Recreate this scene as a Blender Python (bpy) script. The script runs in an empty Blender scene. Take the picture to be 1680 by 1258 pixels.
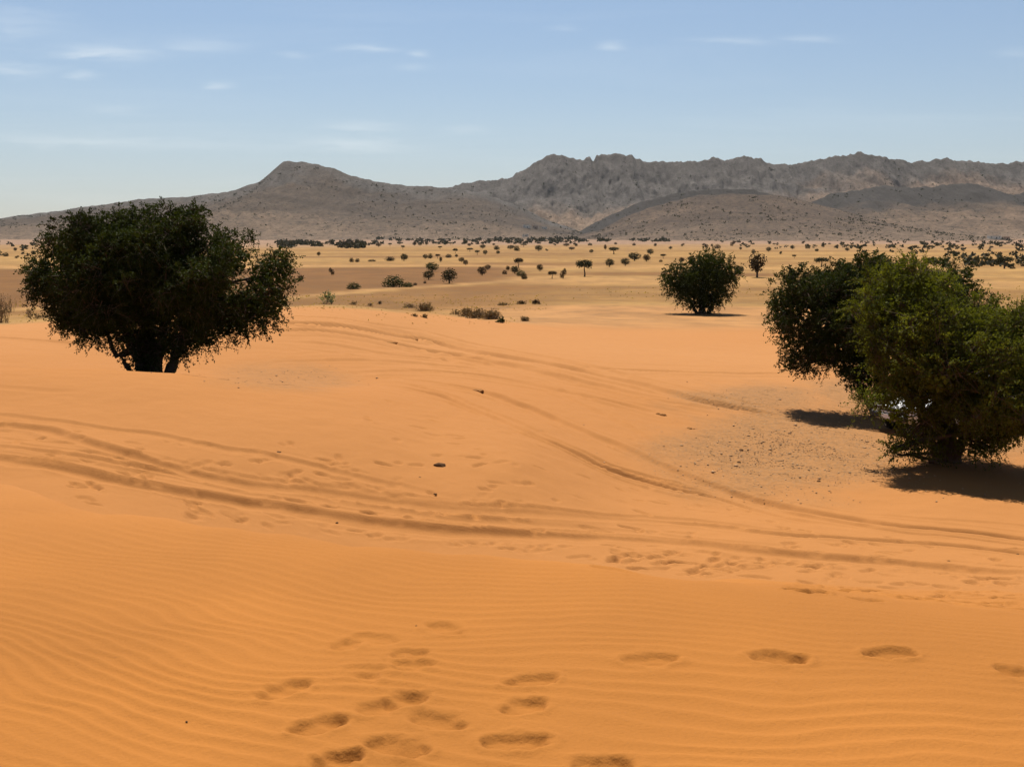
import bpy, math, random
import numpy as np
from mathutils import Vector

# ------------------------------------------------------------------ camera, sky, sun, exposure
FPX = 2000.0                      # focal length in photo pixels (photo 1680 x 1258)
W, H, V0 = 1680.0, 1258.0, 388.0  # V0: row of the horizon
THETA = math.atan((H / 2 - V0) / FPX)
scene = bpy.context.scene
col = scene.collection
cam_d = bpy.data.cameras.new('camera')
cam = bpy.data.objects.new('camera', cam_d)
col.objects.link(cam)
cam.location = (0, 0, 0)
cam.rotation_euler = (math.pi / 2 - THETA, 0, 0)
cam_d.sensor_fit = 'HORIZONTAL'
cam_d.sensor_width = 36.0
cam_d.lens = 36.0 * FPX / W
cam_d.clip_start = 0.1
cam_d.clip_end = 30000.0
scene.camera = cam

SUN_EL, SUN_AZ = math.radians(58), math.radians(-8)
world = bpy.data.worlds.new('World')
scene.world = world
world.use_nodes = True
sun_d = bpy.data.lights.new('sun', 'SUN')
sun_d.energy = 5.0
sun_d.angle = math.radians(0.5)
sun_d.color = (1.0, 0.95, 0.87)
sun = bpy.data.objects.new('sun', sun_d)
col.objects.link(sun)
sdir = Vector((math.sin(SUN_AZ) * math.cos(SUN_EL), math.cos(SUN_AZ) * math.cos(SUN_EL), math.sin(SUN_EL)))
sun.rotation_euler = (-sdir).to_track_quat('-Z', 'Y').to_euler()
SKY_STRENGTH = 0.053
vs = scene.view_settings
vs.view_transform = 'Standard'
vs.look = 'None'
vs.exposure = 0.80
vs.gamma = 1.0
vs.use_curve_mapping = False
scene.cycles.use_denoising = True
scene.cycles.max_bounces = 5
scene.cycles.diffuse_bounces = 2
scene.cycles.transmission_bounces = 3
scene.cycles.transparent_max_bounces = 6


class NT:
    """small helper to build node trees"""
    def __init__(self, tree):
        self.t = tree
        tree.nodes.clear()

    def n(self, kind, **kw):
        nd = self.t.nodes.new(kind)
        for k, v in kw.items():
            if k.startswith('i_'):
                key = k[2:]
                key = int(key) if key.isdigit() else key.replace('_', ' ')
                nd.inputs[key].default_value = v
            else:
                setattr(nd, k, v)
        return nd

    def l(self, a, b):
        self.t.links.new(a, b)

    def m(self, op, a, b=None, c=None, clamp=False):
        nd = self.t.nodes.new('ShaderNodeMath')
        nd.operation = op
        nd.use_clamp = clamp
        for i, x in enumerate((a, b, c)):
            if x is None:
                continue
            if isinstance(x, (int, float)):
                nd.inputs[i].default_value = x
            else:
                self.t.links.new(x, nd.inputs[i])
        return nd.outputs[0]

    def mix(self, fac, a, b, blend='MIX'):
        nd = self.t.nodes.new('ShaderNodeMix')
        nd.data_type = 'RGBA'
        nd.blend_type = blend
        for i, x in ((0, fac), (6, a), (7, b)):
            if isinstance(x, (int, float)):
                nd.inputs[i].default_value = x
            elif isinstance(x, tuple):
                nd.inputs[i].default_value = x if len(x) == 4 else x + (1,)
            else:
                self.t.links.new(x, nd.inputs[i])
        return nd.outputs[2]


def build_world():
    g = NT(world.node_tree)
    out = g.n('ShaderNodeOutputWorld')
    bg = g.n('ShaderNodeBackground')
    bg.inputs['Strength'].default_value = SKY_STRENGTH
    sky = g.n('ShaderNodeTexSky')
    sky.sky_type = 'NISHITA'
    sky.sun_disc = False
    sky.sun_elevation = SUN_EL
    sky.sun_rotation = SUN_AZ
    sky.altitude = 900
    sky.air_density = 1.0
    sky.dust_density = 0.1
    sky.ozone_density = 2.0
    tc = g.n('ShaderNodeTexCoord')
    sep = g.n('ShaderNodeSeparateXYZ')
    g.l(tc.outputs['Generated'], sep.inputs[0])
    dx, dy, dz = sep.outputs
    # thin high cirrus: a plane-projected stretched noise that covers the whole sky
    den = g.m('ADD', g.m('MAXIMUM', dz, 0.0), 0.06)
    px, py = g.m('DIVIDE', dx, den), g.m('DIVIDE', dy, den)
    cmb = g.n('ShaderNodeCombineXYZ')
    g.l(g.m('MULTIPLY', px, 0.45), cmb.inputs[0])
    g.l(py, cmb.inputs[1])
    nz = g.n('ShaderNodeTexNoise')
    nz.inputs['Scale'].default_value = 0.9
    nz.inputs['Detail'].default_value = 7
    nz.inputs['Roughness'].default_value = 0.6
    nz.inputs['Distortion'].default_value = 0.6
    g.l(cmb.outputs[0], nz.inputs['Vector'])
    veil = g.m('MULTIPLY', g.m('SUBTRACT', nz.outputs[0], 0.5, clamp=True), 0.7)
    # wisps at measured bearings and heights above the hills (tan azimuth, tan elevation)
    ysafe = g.m('MAXIMUM', dy, 0.05)
    u, w = g.m('DIVIDE', dx, ysafe), g.m('DIVIDE', dz, ysafe)
    wn = g.n('ShaderNodeTexNoise')
    wn.inputs['Scale'].default_value = 1.0
    wn.inputs['Detail'].default_value = 6
    wn.inputs['Roughness'].default_value = 0.62
    c2 = g.n('ShaderNodeCombineXYZ')
    g.l(g.m('MULTIPLY', u, 22.0), c2.inputs[0])
    g.l(g.m('MULTIPLY', w, 130.0), c2.inputs[1])
    g.l(c2.outputs[0], wn.inputs['Vector'])
    warp = g.m('SUBTRACT', wn.outputs[0], 0.5)
    blobs = [(190, 95, 75, 13, .75), (35, 122, 70, 11, .55), (150, 131, 27, 6, .5), (345, 85, 65, 11, .38),
             (612, 90, 48, 6, .65), (690, 98, 18, 6, .55), (372, 147, 26, 6, .5), (600, 212, 62, 9, .42),
             (580, 240, 88, 11, .6), (150, 237, 170, 10, .5), (1000, 86, 23, 7, .55), (1195, 78, 62, 6, .45),
             (1318, 75, 46, 6, .42), (40, 45, 95, 26, .33), (765, 217, 36, 6, .3), (490, 100, 30, 7, .3),
             (1650, 97, 38, 8, .22), (195, 186, 46, 6, .28), (925, 58, 26, 6, .22), (680, 118, 26, 5, .25),
             (330, 240, 110, 10, .25)]
    total = None
    for (bu, bv, ru, rv, a) in blobs:
        cu, cv = (bu - 840) / FPX, (V0 - bv) / FPX
        ru, rv = ru / FPX, rv / FPX
        du = g.m('DIVIDE', g.m('SUBTRACT', u, cu), ru)
        tilt = g.m('MULTIPLY', g.m('SUBTRACT', u, cu), 0.03)
        dv = g.m('DIVIDE', g.m('ADD', g.m('SUBTRACT', w, cv), tilt), rv)
        dv = g.m('ADD', dv, g.m('MULTIPLY', warp, 3.2))
        du = g.m('ADD', du, g.m('MULTIPLY', warp, 1.6))
        d2 = g.m('ADD', g.m('MULTIPLY', du, du), g.m('MULTIPLY', dv, dv))
        e = g.m('MULTIPLY', g.m('POWER', 2.718, g.m('MULTIPLY', d2, -1.3)), a)
        total = e if total is None else g.m('MAXIMUM', total, e)
    front = g.m('GREATER_THAN', dy, 0.05)
    total = g.m('MULTIPLY', total, front)
    tex = g.m('ADD', g.m('MULTIPLY', wn.outputs[0], 1.1), 0.3)
    total = g.m('MULTIPLY', total, tex)
    fac = g.m('MULTIPLY', g.m('ADD', veil, total), 0.44, clamp=True)
    # dusty air: the sky greys and dims a little towards the horizon, the same all round
    cr = g.n('ShaderNodeValToRGB')
    cr.color_ramp.elements[0].position = 0.0
    cr.color_ramp.elements[0].color = (0.66, 0.67, 0.79, 1)
    cr.color_ramp.elements[1].position = 0.19
    cr.color_ramp.elements[1].color = (1.12, 1.04, 1.0, 1)
    e2 = cr.color_ramp.elements.new(0.085)
    e2.color = (0.97, 0.90, 0.90, 1)
    g.l(dz, cr.inputs[0])
    skyc = g.mix(1.0, sky.outputs[0], cr.outputs[0], 'MULTIPLY')
    cl = g.mix(fac, skyc, (10.5, 11.0, 11.0, 1))
    g.l(cl, bg.inputs['Color'])
    g.l(bg.outputs[0], out.inputs['Surface'])


build_world()

# ------------------------------------------------------------------ helpers
rng = np.random.default_rng(7)
random.seed(7)
ST, CT = math.sin(THETA), math.cos(THETA)


def pixdir(u, v):
    a, b = (np.asarray(u, float) - W / 2) / FPX, (H / 2 - np.asarray(v, float)) / FPX
    return a, CT + b * ST, -ST + b * CT


def pix(u, v, Y):
    """world point seen at photo pixel (u, v), at distance Y ahead"""
    a, c, s = pixdir(u, v)
    k = Y / c
    return a * k, Y + 0 * k, s * k


_perm = np.random.default_rng(3).permutation(512)
_perm = np.concatenate([_perm, _perm, _perm])
_gr = np.random.default_rng(5).normal(size=(512, 3))
_gr /= np.linalg.norm(_gr, axis=1)[:, None]


def noise3(x, y, z=0.0):
    x, y, z = np.broadcast_arrays(np.asarray(x, float), np.asarray(y, float), np.asarray(z, float))
    xi, yi, zi = np.floor(x).astype(int), np.floor(y).astype(int), np.floor(z).astype(int)
    xf, yf, zf = x - xi, y - yi, z - zi
    f = lambda t: t * t * t * (t * (t * 6 - 15) + 10)
    uu, vv, ww = f(xf), f(yf), f(zf)
    res = 0
    for dx in (0, 1):
        for dy in (0, 1):
            for dz in (0, 1):
                h = _perm[(_perm[(_perm[(xi + dx) & 511] + yi + dy) & 511] + zi + dz) & 511]
                gvec = _gr[h]
                dot = gvec[..., 0] * (xf - dx) + gvec[..., 1] * (yf - dy) + gvec[..., 2] * (zf - dz)
                wgt = (uu if dx else 1 - uu) * (vv if dy else 1 - vv) * (ww if dz else 1 - ww)
                res = res + dot * wgt
    return res * 1.5


def fbm(x, y, z=0.0, oct=4, gain=0.5, lac=2.03):
    r, a = 0, 1.0
    for i in range(oct):
        r = r + a * noise3(x + 17.3 * i, y - 9.1 * i, z + 3.7 * i)
        a *= gain
        x, y, z = x * lac, y * lac, np.asarray(z) * lac
    return r


def sstep(a, b, x):
    t = np.clip((x - a) / (b - a), 0, 1)
    return t * t * (3 - 2 * t)


def smax(a, b, k):
    h = np.clip(0.5 + 0.5 * (a - b) / k, 0, 1)
    return b * (1 - h) + a * h + k * h * (1 - h)


def mesh_obj(name, verts, faces, mats, parent=None, smooth=False, mat_idx=None, fn=4):
    """verts (N,3) array; faces (M,fn) array or list of lists"""
    me = bpy.data.meshes.new(name)
    verts = np.asarray(verts, dtype=np.float32)
    if isinstance(faces, np.ndarray):
        M, k = faces.shape
        me.vertices.add(len(verts))
        me.vertices.foreach_set('co', verts.ravel())
        me.loops.add(M * k)
        me.loops.foreach_set('vertex_index', faces.ravel().astype(np.int32))
        me.polygons.add(M)
        me.polygons.foreach_set('loop_start', np.arange(0, M * k, k, dtype=np.int32))
        if smooth:
            me.polygons.foreach_set('use_smooth', np.ones(M, dtype=bool))
        if mat_idx is not None:
            me.polygons.foreach_set('material_index', np.asarray(mat_idx, dtype=np.int32))
        me.update(calc_edges=True)
    else:
        me.from_pydata(verts.tolist(), [], [list(f) for f in faces])
        if smooth:
            for p in me.polygons:
                p.use_smooth = True
        if mat_idx is not None:
            for p, i in zip(me.polygons, mat_idx):
                p.material_index = int(i)
        me.update()
    for m in (mats if isinstance(mats, (list, tuple)) else [mats]):
        me.materials.append(m)
    o = bpy.data.objects.new(name, me)
    col.objects.link(o)
    if parent is not None:
        o.parent = parent
    return o


def tag(o, label, cat, group=None, kind=None):
    if label:
        o['label'] = label
    if cat:
        o['category'] = cat
    if group:
        o['group'] = group
    if kind:
        o['kind'] = kind
    return o


def empty(name, loc, rz=0.0):
    o = bpy.data.objects.new(name, None)
    o.location = loc
    o.rotation_euler = (0, 0, rz)
    col.objects.link(o)
    return o


def link_copy(src, loc, rz, sc):
    c = src.copy()
    col.objects.link(c)
    c.location, c.rotation_euler, c.scale = loc, (0, 0, rz), sc
    for ch in src.children:
        d = ch.copy()
        col.objects.link(d)
        d.parent = c
    return c


def tubes(paths, radii, sides=6):
    """tapered tubes; paths: list of (n,3), radii: list of (n,)"""
    V, F, off = [], [], 0
    ang = np.linspace(0, 2 * np.pi, sides, endpoint=False)
    for P, R in zip(paths, radii):
        P, R = np.asarray(P, float), np.asarray(R, float)
        n = len(P)
        T = np.gradient(P, axis=0)
        T /= np.linalg.norm(T, axis=1)[:, None] + 1e-9
        ref = np.array([0.3, 1, 0.1]) if abs(T[:, 2]).mean() > 0.5 else np.array([0.05, 0.1, 1])
        A = np.cross(T, ref)
        A /= np.linalg.norm(A, axis=1)[:, None] + 1e-9
        B = np.cross(T, A)
        ring = P[:, None] + R[:, None, None] * (np.cos(ang)[None, :, None] * A[:, None] + np.sin(ang)[None, :, None] * B[:, None])
        V.append(ring.reshape(-1, 3))
        i = np.arange(n - 1)[:, None] * sides
        j = np.arange(sides)[None]
        k = (j + 1) % sides
        F.append((np.stack([i + j, i + k, i + sides + k, i + sides + j], -1).reshape(-1, 4)) + off)
        off += n * sides
    return np.concatenate(V), np.concatenate(F)


# ------------------------------------------------------------------ materials
def new_mat(name):
    m = bpy.data.materials.new(name)
    m.use_nodes = True
    return m, NT(m.node_tree)


def simple_mat(name, rgb, rough=0.8, var=0.25, scale=8.0, bump=0.0, spec=0.3, metallic=0.0, coat=0.0):
    m, g = new_mat(name)
    out = g.n('ShaderNodeOutputMaterial')
    p = g.n('ShaderNodeBsdfPrincipled')
    tc = g.n('ShaderNodeTexCoord')
    nz = g.n('ShaderNodeTexNoise')
    nz.inputs['Scale'].default_value = scale
    nz.inputs['Detail'].default_value = 5
    g.l(tc.outputs['Object'], nz.inputs['Vector'])
    f = g.m('ADD', g.m('MULTIPLY', g.m('SUBTRACT', nz.outputs[0], 0.5), var * 4), 0.5, clamp=True)
    lo = tuple(c * (1 - var) for c in rgb)
    hi = tuple(min(1, c * (1 + var)) for c in rgb)
    g.l(g.mix(f, lo, hi), p.inputs['Base Color'])
    p.inputs['Roughness'].default_value = rough
    p.inputs['Specular IOR Level'].default_value = spec
    p.inputs['Metallic'].default_value = metallic
    p.inputs['Coat Weight'].default_value = coat
    if bump:
        b = g.n('ShaderNodeBump')
        b.inputs['Strength'].default_value = bump
        b.inputs['Distance'].default_value = 0.02
        g.l(nz.outputs[0], b.inputs['Height'])
        g.l(b.outputs[0], p.inputs['Normal'])
    g.l(p.outputs[0], out.inputs[0])
    return m


def leaf_mat(name, dark, light, trans=0.25, scale=1.2):
    m, g = new_mat(name)
    out = g.n('ShaderNodeOutputMaterial')
    tc = g.n('ShaderNodeTexCoord')
    nz = g.n('ShaderNodeTexNoise')
    nz.inputs['Scale'].default_value = scale
    nz.inputs['Detail'].default_value = 4
    g.l(tc.outputs['Object'], nz.inputs['Vector'])
    n2 = g.n('ShaderNodeTexNoise')
    n2.inputs['Scale'].default_value = 17.0
    g.l(tc.outputs['Object'], n2.inputs['Vector'])
    f = g.m('ADD', g.m('MULTIPLY', g.m('SUBTRACT', nz.outputs[0], 0.5), 2.0), g.m('MULTIPLY', n2.outputs[0], 0.9))
    f = g.m('ADD', f, 0.05, clamp=True)
    c = g.mix(f, dark, light)
    p = g.n('ShaderNodeBsdfPrincipled')
    g.l(c, p.inputs['Base Color'])
    p.inputs['Roughness'].default_value = 0.75
    p.inputs['Specular IOR Level'].default_value = 0.04
    t = g.n('ShaderNodeBsdfTranslucent')
    g.l(g.mix(1.0, c, (1.25, 1.2, 0.45, 1), 'MULTIPLY'), t.inputs['Color'])
    ms = g.n('ShaderNodeMixShader')
    ms.inputs[0].default_value = trans
    g.l(p.outputs[0], ms.inputs[1])
    g.l(t.outputs[0], ms.inputs[2])
    g.l(ms.outputs[0], out.inputs[0])
    return m


def ground_mat():
    m, g = new_mat('ground')
    out = g.n('ShaderNodeOutputMaterial')
    p = g.n('ShaderNodeBsdfPrincipled')
    at = g.n('ShaderNodeAttribute')
    at.attribute_name = 'Col'
    mk = g.n('ShaderNodeAttribute')
    mk.attribute_name = 'Mask'
    ms = g.n('ShaderNodeSeparateColor')
    g.l(mk.outputs['Color'], ms.inputs[0])
    gravel, plain = ms.outputs[0], ms.outputs[1]
    tc = g.n('ShaderNodeTexCoord')
    n1 = g.n('ShaderNodeTexNoise', i_Scale=2.2, i_Detail=6.0, i_Roughness=0.6)
    n2 = g.n('ShaderNodeTexNoise', i_Scale=45.0, i_Detail=6.0, i_Roughness=0.7)
    n3 = g.n('ShaderNodeTexNoise', i_Scale=0.35, i_Detail=7.0, i_Roughness=0.65)
    vo = g.n('ShaderNodeTexVoronoi', i_Scale=9.0)
    for n in (n1, n2, n3, vo):
        g.l(tc.outputs['Object'], n.inputs['Vector'])
    c = g.mix(g.m('MULTIPLY', n1.outputs[0], 0.16), at.outputs['Color'], (0.20, 0.073, 0.014, 1))
    c = g.mix(g.m('MULTIPLY', g.m('SUBTRACT', n2.outputs[0], 0.42, clamp=True), 0.45), c, (0.13, 0.05, 0.012, 1))
    # pebbly patches: dark and pale specks
    sp = g.m('MULTIPLY', g.m('LESS_THAN', vo.outputs['Distance'], 0.26), gravel)
    spc = g.mix(vo.outputs['Color'], (0.09, 0.05, 0.024, 1), (0.25, 0.16, 0.09, 1))
    n6 = g.n('ShaderNodeTexNoise', i_Scale=3.2, i_Detail=8.0, i_Roughness=0.78)
    g.l(tc.outputs['Object'], n6.inputs['Vector'])
    rough_f = g.m('MULTIPLY', g.m('MULTIPLY', g.m('SUBTRACT', n6.outputs[0], 0.46, clamp=True), 5.0, clamp=True), gravel)
    c = g.mix(g.m('MULTIPLY', rough_f, 0.8), c, (0.155, 0.078, 0.028, 1))
    c = g.mix(g.m('MULTIPLY', sp, 0.75), c, spc)
    # dry stubble on the plain
    st = g.m('MULTIPLY', g.m('MULTIPLY', g.m('SUBTRACT', n3.outputs[0], 0.45, clamp=True), 2.2), plain)
    c = g.mix(st, c, (0.11, 0.06, 0.025, 1))
    g.l(c, p.inputs['Base Color'])
    p.inputs['Roughness'].default_value = 0.95
    p.inputs['Specular IOR Level'].default_value = 0.08
    b = g.n('ShaderNodeBump', i_Strength=0.55, i_Distance=0.014)
    hh = g.m('ADD', n2.outputs[0], g.m('MULTIPLY', n1.outputs[0], 1.5))
    hh = g.m('ADD', hh, g.m('MULTIPLY', g.m('MULTIPLY', g.m('SUBTRACT', 0.5, vo.outputs['Distance']), gravel), 3.0))
    g.l(hh, b.inputs['Height'])
    g.l(b.outputs[0], p.inputs['Normal'])
    g.l(p.outputs[0], out.inputs[0])
    return m


def hill_mat():
    m, g = new_mat('hill_rock')
    out = g.n('ShaderNodeOutputMaterial')
    p = g.n('ShaderNodeBsdfPrincipled')
    at = g.n('ShaderNodeAttribute')
    at.attribute_name = 'Col'
    tc = g.n('ShaderNodeTexCoord')
    mp = g.n('ShaderNodeMapping')
    mp.inputs['Scale'].default_value = (1.0, 0.4, 0.42)
    g.l(tc.outputs['Object'], mp.inputs['Vector'])
    n1 = g.n('ShaderNodeTexNoise', i_Scale=0.07, i_Detail=10.0, i_Roughness=0.8)
    n2 = g.n('ShaderNodeTexNoise', i_Scale=0.16, i_Detail=6.0, i_Roughness=0.75)
    n3 = g.n('ShaderNodeTexVoronoi', i_Scale=0.10)
    g.l(mp.outputs[0], n1.inputs['Vector'])
    for n in (n2, n3):
        g.l(tc.outputs['Object'], n.inputs['Vector'])
    f = g.m('ADD', g.m('MULTIPLY', g.m('SUBTRACT', n1.outputs[0], 0.5), 2.2), 0.42, clamp=True)
    c = g.mix(f, g.mix(1.0, at.outputs['Color'], (1.25, 1.22, 1.2, 1), 'MULTIPLY'), (0.040, 0.035, 0.030, 1))
    c = g.mix(g.m('MULTIPLY', g.m('SUBTRACT', n2.outputs[0], 0.53, clamp=True), 8.0, clamp=True), c, (0.024, 0.021, 0.016, 1))
    c = g.mix(g.m('MULTIPLY', g.m('SUBTRACT', 0.42, n2.outputs[0], clamp=True), 2.5, clamp=True), c, (0.16, 0.12, 0.085, 1))
    g.l(c, p.inputs['Base Color'])
    p.inputs['Roughness'].default_value = 0.95
    p.inputs['Specular IOR Level'].default_value = 0.05
    b = g.n('ShaderNodeBump', i_Strength=0.9, i_Distance=9.0)
    g.l(g.m('ADD', n1.outputs[0], g.m('MULTIPLY', n2.outputs[0], 0.6)), b.inputs['Height'])
    g.l(b.outputs[0], p.inputs['Normal'])
    g.l(p.outputs[0], out.inputs[0])
    return m


M_GROUND = ground_mat()
M_HILL = hill_mat()
M_BARK = simple_mat('bark', (0.085, 0.06, 0.042), 0.95, 0.35, 14, 0.6, 0.1)
M_LEAF = leaf_mat('leaf_dark_green', (0.013, 0.018, 0.004), (0.046, 0.058, 0.011), 0.20)
M_LEAF_FRESH = leaf_mat('leaf_fresh_green', (0.027, 0.034, 0.006), (0.145, 0.155, 0.023), 0.37)
M_LEAF_FAR = leaf_mat('leaf_far', (0.018, 0.019, 0.009), (0.045, 0.046, 0.018), 0.12, 0.8)
M_LEAF_BELT = leaf_mat('leaf_belt', (0.028, 0.028, 0.018), (0.060, 0.056, 0.034), 0.12, 0.05)
M_LEAF_BROWN = leaf_mat('leaf_brownish', (0.024, 0.015, 0.008), (0.052, 0.036, 0.017), 0.12, 0.8)
M_LEAF_PALE = leaf_mat('leaf_pale_green', (0.10, 0.12, 0.06), (0.26, 0.27, 0.15), 0.25, 6)
M_DRY = simple_mat('dry_twigs', (0.17, 0.105, 0.055), 0.95, 0.4, 5, 0, 0.1)
M_STONE = simple_mat('dark_stone', (0.11, 0.055, 0.024), 0.95, 0.35, 30, 0.5, 0.05)
M_CLOD = simple_mat('sandy_clod', (0.235, 0.105, 0.032), 0.95, 0.35, 9, 0.5, 0.05)
M_PEBBLE = simple_mat('pebbles', (0.34, 0.205, 0.105), 0.9, 0.45, 3.0, 0.0, 0.2)

# ------------------------------------------------------------------ terrain heights
# control points of the land: photo pixel and distance ahead (each gives a real place and height)
CP = [(0, 740, 16.2), (0, 700, 18.6), (0, 650, 21), (0, 603, 25), (-300, 700, 18.6), (-300, 600, 25), (-300, 740, 16.2),
      (200, 607, 25), (285, 612, 25), (400, 625, 25), (520, 637, 25.5), (620, 640, 27), (100, 605, 25),
      (200, 700, 18.9), (200, 760, 16.4), (400, 700, 19.5), (400, 780, 17.1), (400, 820, 16.2), (400, 660, 22),
      (600, 720, 19.8), (600, 800, 17.5), (600, 860, 16.2), (600, 670, 23.2),
      (840, 760, 19.5), (840, 840, 17.4), (840, 890, 16),
      (1000, 700, 28), (1000, 790, 21.5), (1000, 860, 17.8), (1000, 910, 15.8),
      (1240, 820, 21.8), (1240, 760, 26), (1240, 880, 17.5), (1240, 930, 15.2),
      (1450, 930, 15.6), (1450, 880, 18.2), (1450, 830, 21.7), (1450, 760, 26.5),
      (1680, 940, 15.2), (1680, 850, 21), (1680, 760, 27), (2000, 940, 15.2), (2000, 850, 21), (2000, 760, 27),
      (1560, 752, 27), (1350, 700, 32), (1300, 660, 37), (1460, 685, 35), (1680, 650, 39), (1680, 560, 62), (2000, 650, 39),
      (2000, 560, 62), (245, 622, 28.5), (0, 617, 28.5), (0, 580, 34), (0, 545, 44), (0, 533, 50), (-300, 617, 28.5),
      (-300, 580, 34), (-300, 533, 50), (500, 625, 30.5), (400, 618, 31), (560, 628, 31), (400, 629, 28.2), (510, 632, 28),
      (450, 560, 38), (300, 560, 38), (550, 560, 40), (520, 503, 51), (430, 513, 49), (300, 520, 50), (600, 507, 54),
      (700, 516, 58), (700, 560, 48), (640, 560, 44), (700, 640, 29.5), (700, 700, 22.5), (850, 650, 31), (840, 580, 45),
      (850, 531, 66), (1050, 560, 59), (1000, 537, 72), (1240, 640, 39.5), (1200, 560, 62), (1240, 540, 73), (1050, 640, 36),
      (1160, 515, 94), (1000, 508, 98), (1400, 512, 96), (1700, 512, 96), (2000, 512, 96)]
CPW = []
for (u_, v_, Y_) in CP:
    x_, y_, z_ = pix(u_, v_, Y_)
    CPW.append((float(x_), float(y_), float(z_)))
for u_ in (-300, 0, 300, 520, 700):
    CPW.append(((u_ - 840) / FPX * 88, 88.0, -6.0))
for Y_ in (150, 300, 900, 6000):
    for u_ in (-300, 300, 840, 1380, 2000):
        CPW.append(((u_ - 840) / FPX * Y_, float(Y_), -6.0))
for (x_, y_, z_) in [(0, 12, -4.1), (4, 12, -4.1), (7, 12, -4.1), (-4, 12, -3.4), (-7, 13, -3.2), (0, 8, -4.3), (4, 8, -4.3),
                     (-4, 8, -3.7), (0, 3, -4.5), (0, 1, -4.6)]:
    CPW.append((float(x_), float(y_), float(z_)))
CPW = np.array(CPW)
ASC = 3.0


def tps_k(r2):
    return np.where(r2 > 1e-12, 0.5 * r2 * np.log(np.maximum(r2, 1e-12)), 0.0)


def pol(x, y):
    return np.arctan2(x, y), np.log(np.maximum(np.hypot(x, y), 0.4))


_a, _l = pol(CPW[:, 0], CPW[:, 1])
_q = np.stack([_a * ASC, _l], 1)
_n = len(_q)
_d2 = ((_q[:, None] - _q[None]) ** 2).sum(-1)
_A = np.zeros((_n + 3, _n + 3))
_A[:_n, :_n] = tps_k(_d2) + np.eye(_n) * 0.0008
_A[:_n, _n] = 1
_A[:_n, _n + 1:] = _q
_A[_n, :_n] = 1
_A[_n + 1:, :_n] = _q.T
_wts = np.linalg.solve(_A, np.concatenate([CPW[:, 2], np.zeros(3)]))


def tps_eval(a, l):
    shp = a.shape
    a, l = a.ravel() * ASC, l.ravel()
    out = _wts[_n] + _wts[_n + 1] * a + _wts[_n + 2] * l
    for i in range(_n):
        out += _wts[i] * tps_k((a - _q[i, 0]) ** 2 + (l - _q[i, 1]) ** 2)
    return out.reshape(shp)


BR = [(-400, 740), (-200, 752), (0, 768), (60, 800), (150, 838), (225, 845), (350, 857), (475, 867), (575, 885), (700, 896), (840, 906),
      (1015, 927), (1190, 950), (1340, 965), (1540, 985), (1680, 1000), (2000, 1020)]
_bx, _by = [], []
for (u_, v_) in BR:
    Y_ = 2.15 * FPX / (v_ - V0)
    _bx.append((u_ - 840) / FPX * Y_)
    _by.append(Y_)
_bx, _by = np.array(_bx), np.array(_by)
_o = np.argsort(_bx)
_bx, _by = _bx[_o], _by[_o]


def fore_dune(x, y):
    z = -1.62 - 0.52 * sstep(-1.0, 5.2, y) + 0.05 * noise3(x * 0.35, y * 0.35, 4.2)
    yb = np.interp(x, _bx, _by) + 0.22 * noise3(x * 0.9, 3.3, 1.0) + 0.08 * noise3(x * 3.1, 7.3, 1.0)
    d = y - yb
    sl = 0.42 + (0.25 - 0.42) * sstep(-1.0, 3.2, x)
    k = 0.16 + 0.5 * sstep(0.5, 3.5, x)
    soft = np.logaddexp(0, d / k) * k
    z = z - sl * soft
    r = np.hypot(x, y)
    return z - 0.25 * np.logaddexp(0, (r - 15) / 2) * 2


def height(x, y):
    x, y = np.asarray(x, float), np.asarray(y, float)
    a, l = pol(x, y)
    ac = np.clip(a, -0.62, 0.62)
    B = tps_eval(ac, l)
    r = np.exp(l)
    back = -4.5 - 1.5 * sstep(10, 90, r)
    B = B + (back - B) * sstep(0.62, 2.2, np.abs(a))
    far = sstep(80, 140, r)
    B = B * (1 - far) + far * -6.0
    # low swells and hummocks
    B = B + 0.05 * noise3(x * 0.22, y * 0.16, 9.0) * (1 - far) * sstep(12, 20, r)
    B = B + far * (0.35 * noise3(x * 0.012, y * 0.02, 2.0) + 0.15 * noise3(x * 0.05, y * 0.08, 5.0)) * (1 - sstep(600, 1200, r))
    B = B + 0.0022 * np.maximum(r - 1100, 0) * sstep(1000, 1600, r)
    return smax(fore_dune(x, y), B, 0.10)


_ga = np.linspace(-0.62, 0.62, 620)
_gl = np.linspace(math.log(2.0), math.log(2200.0), 1300)
_GA, _GL = np.meshgrid(_ga, _gl, indexing='ij')
_GH = height(np.exp(_GL) * np.sin(_GA), np.exp(_GL) * np.cos(_GA))


def height_fast(x, y):
    a, l = pol(x, y)
    fa = np.clip((a - _ga[0]) / (_ga[1] - _ga[0]), 0, len(_ga) - 1.001)
    fl = np.clip((l - _gl[0]) / (_gl[1] - _gl[0]), 0, len(_gl) - 1.001)
    i, j = fa.astype(int), fl.astype(int)
    p, q = fa - i, fl - j
    return (_GH[i, j] * (1 - p) * (1 - q) + _GH[i + 1, j] * p * (1 - q) + _GH[i, j + 1] * (1 - p) * q + _GH[i + 1, j + 1] * p * q)


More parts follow.
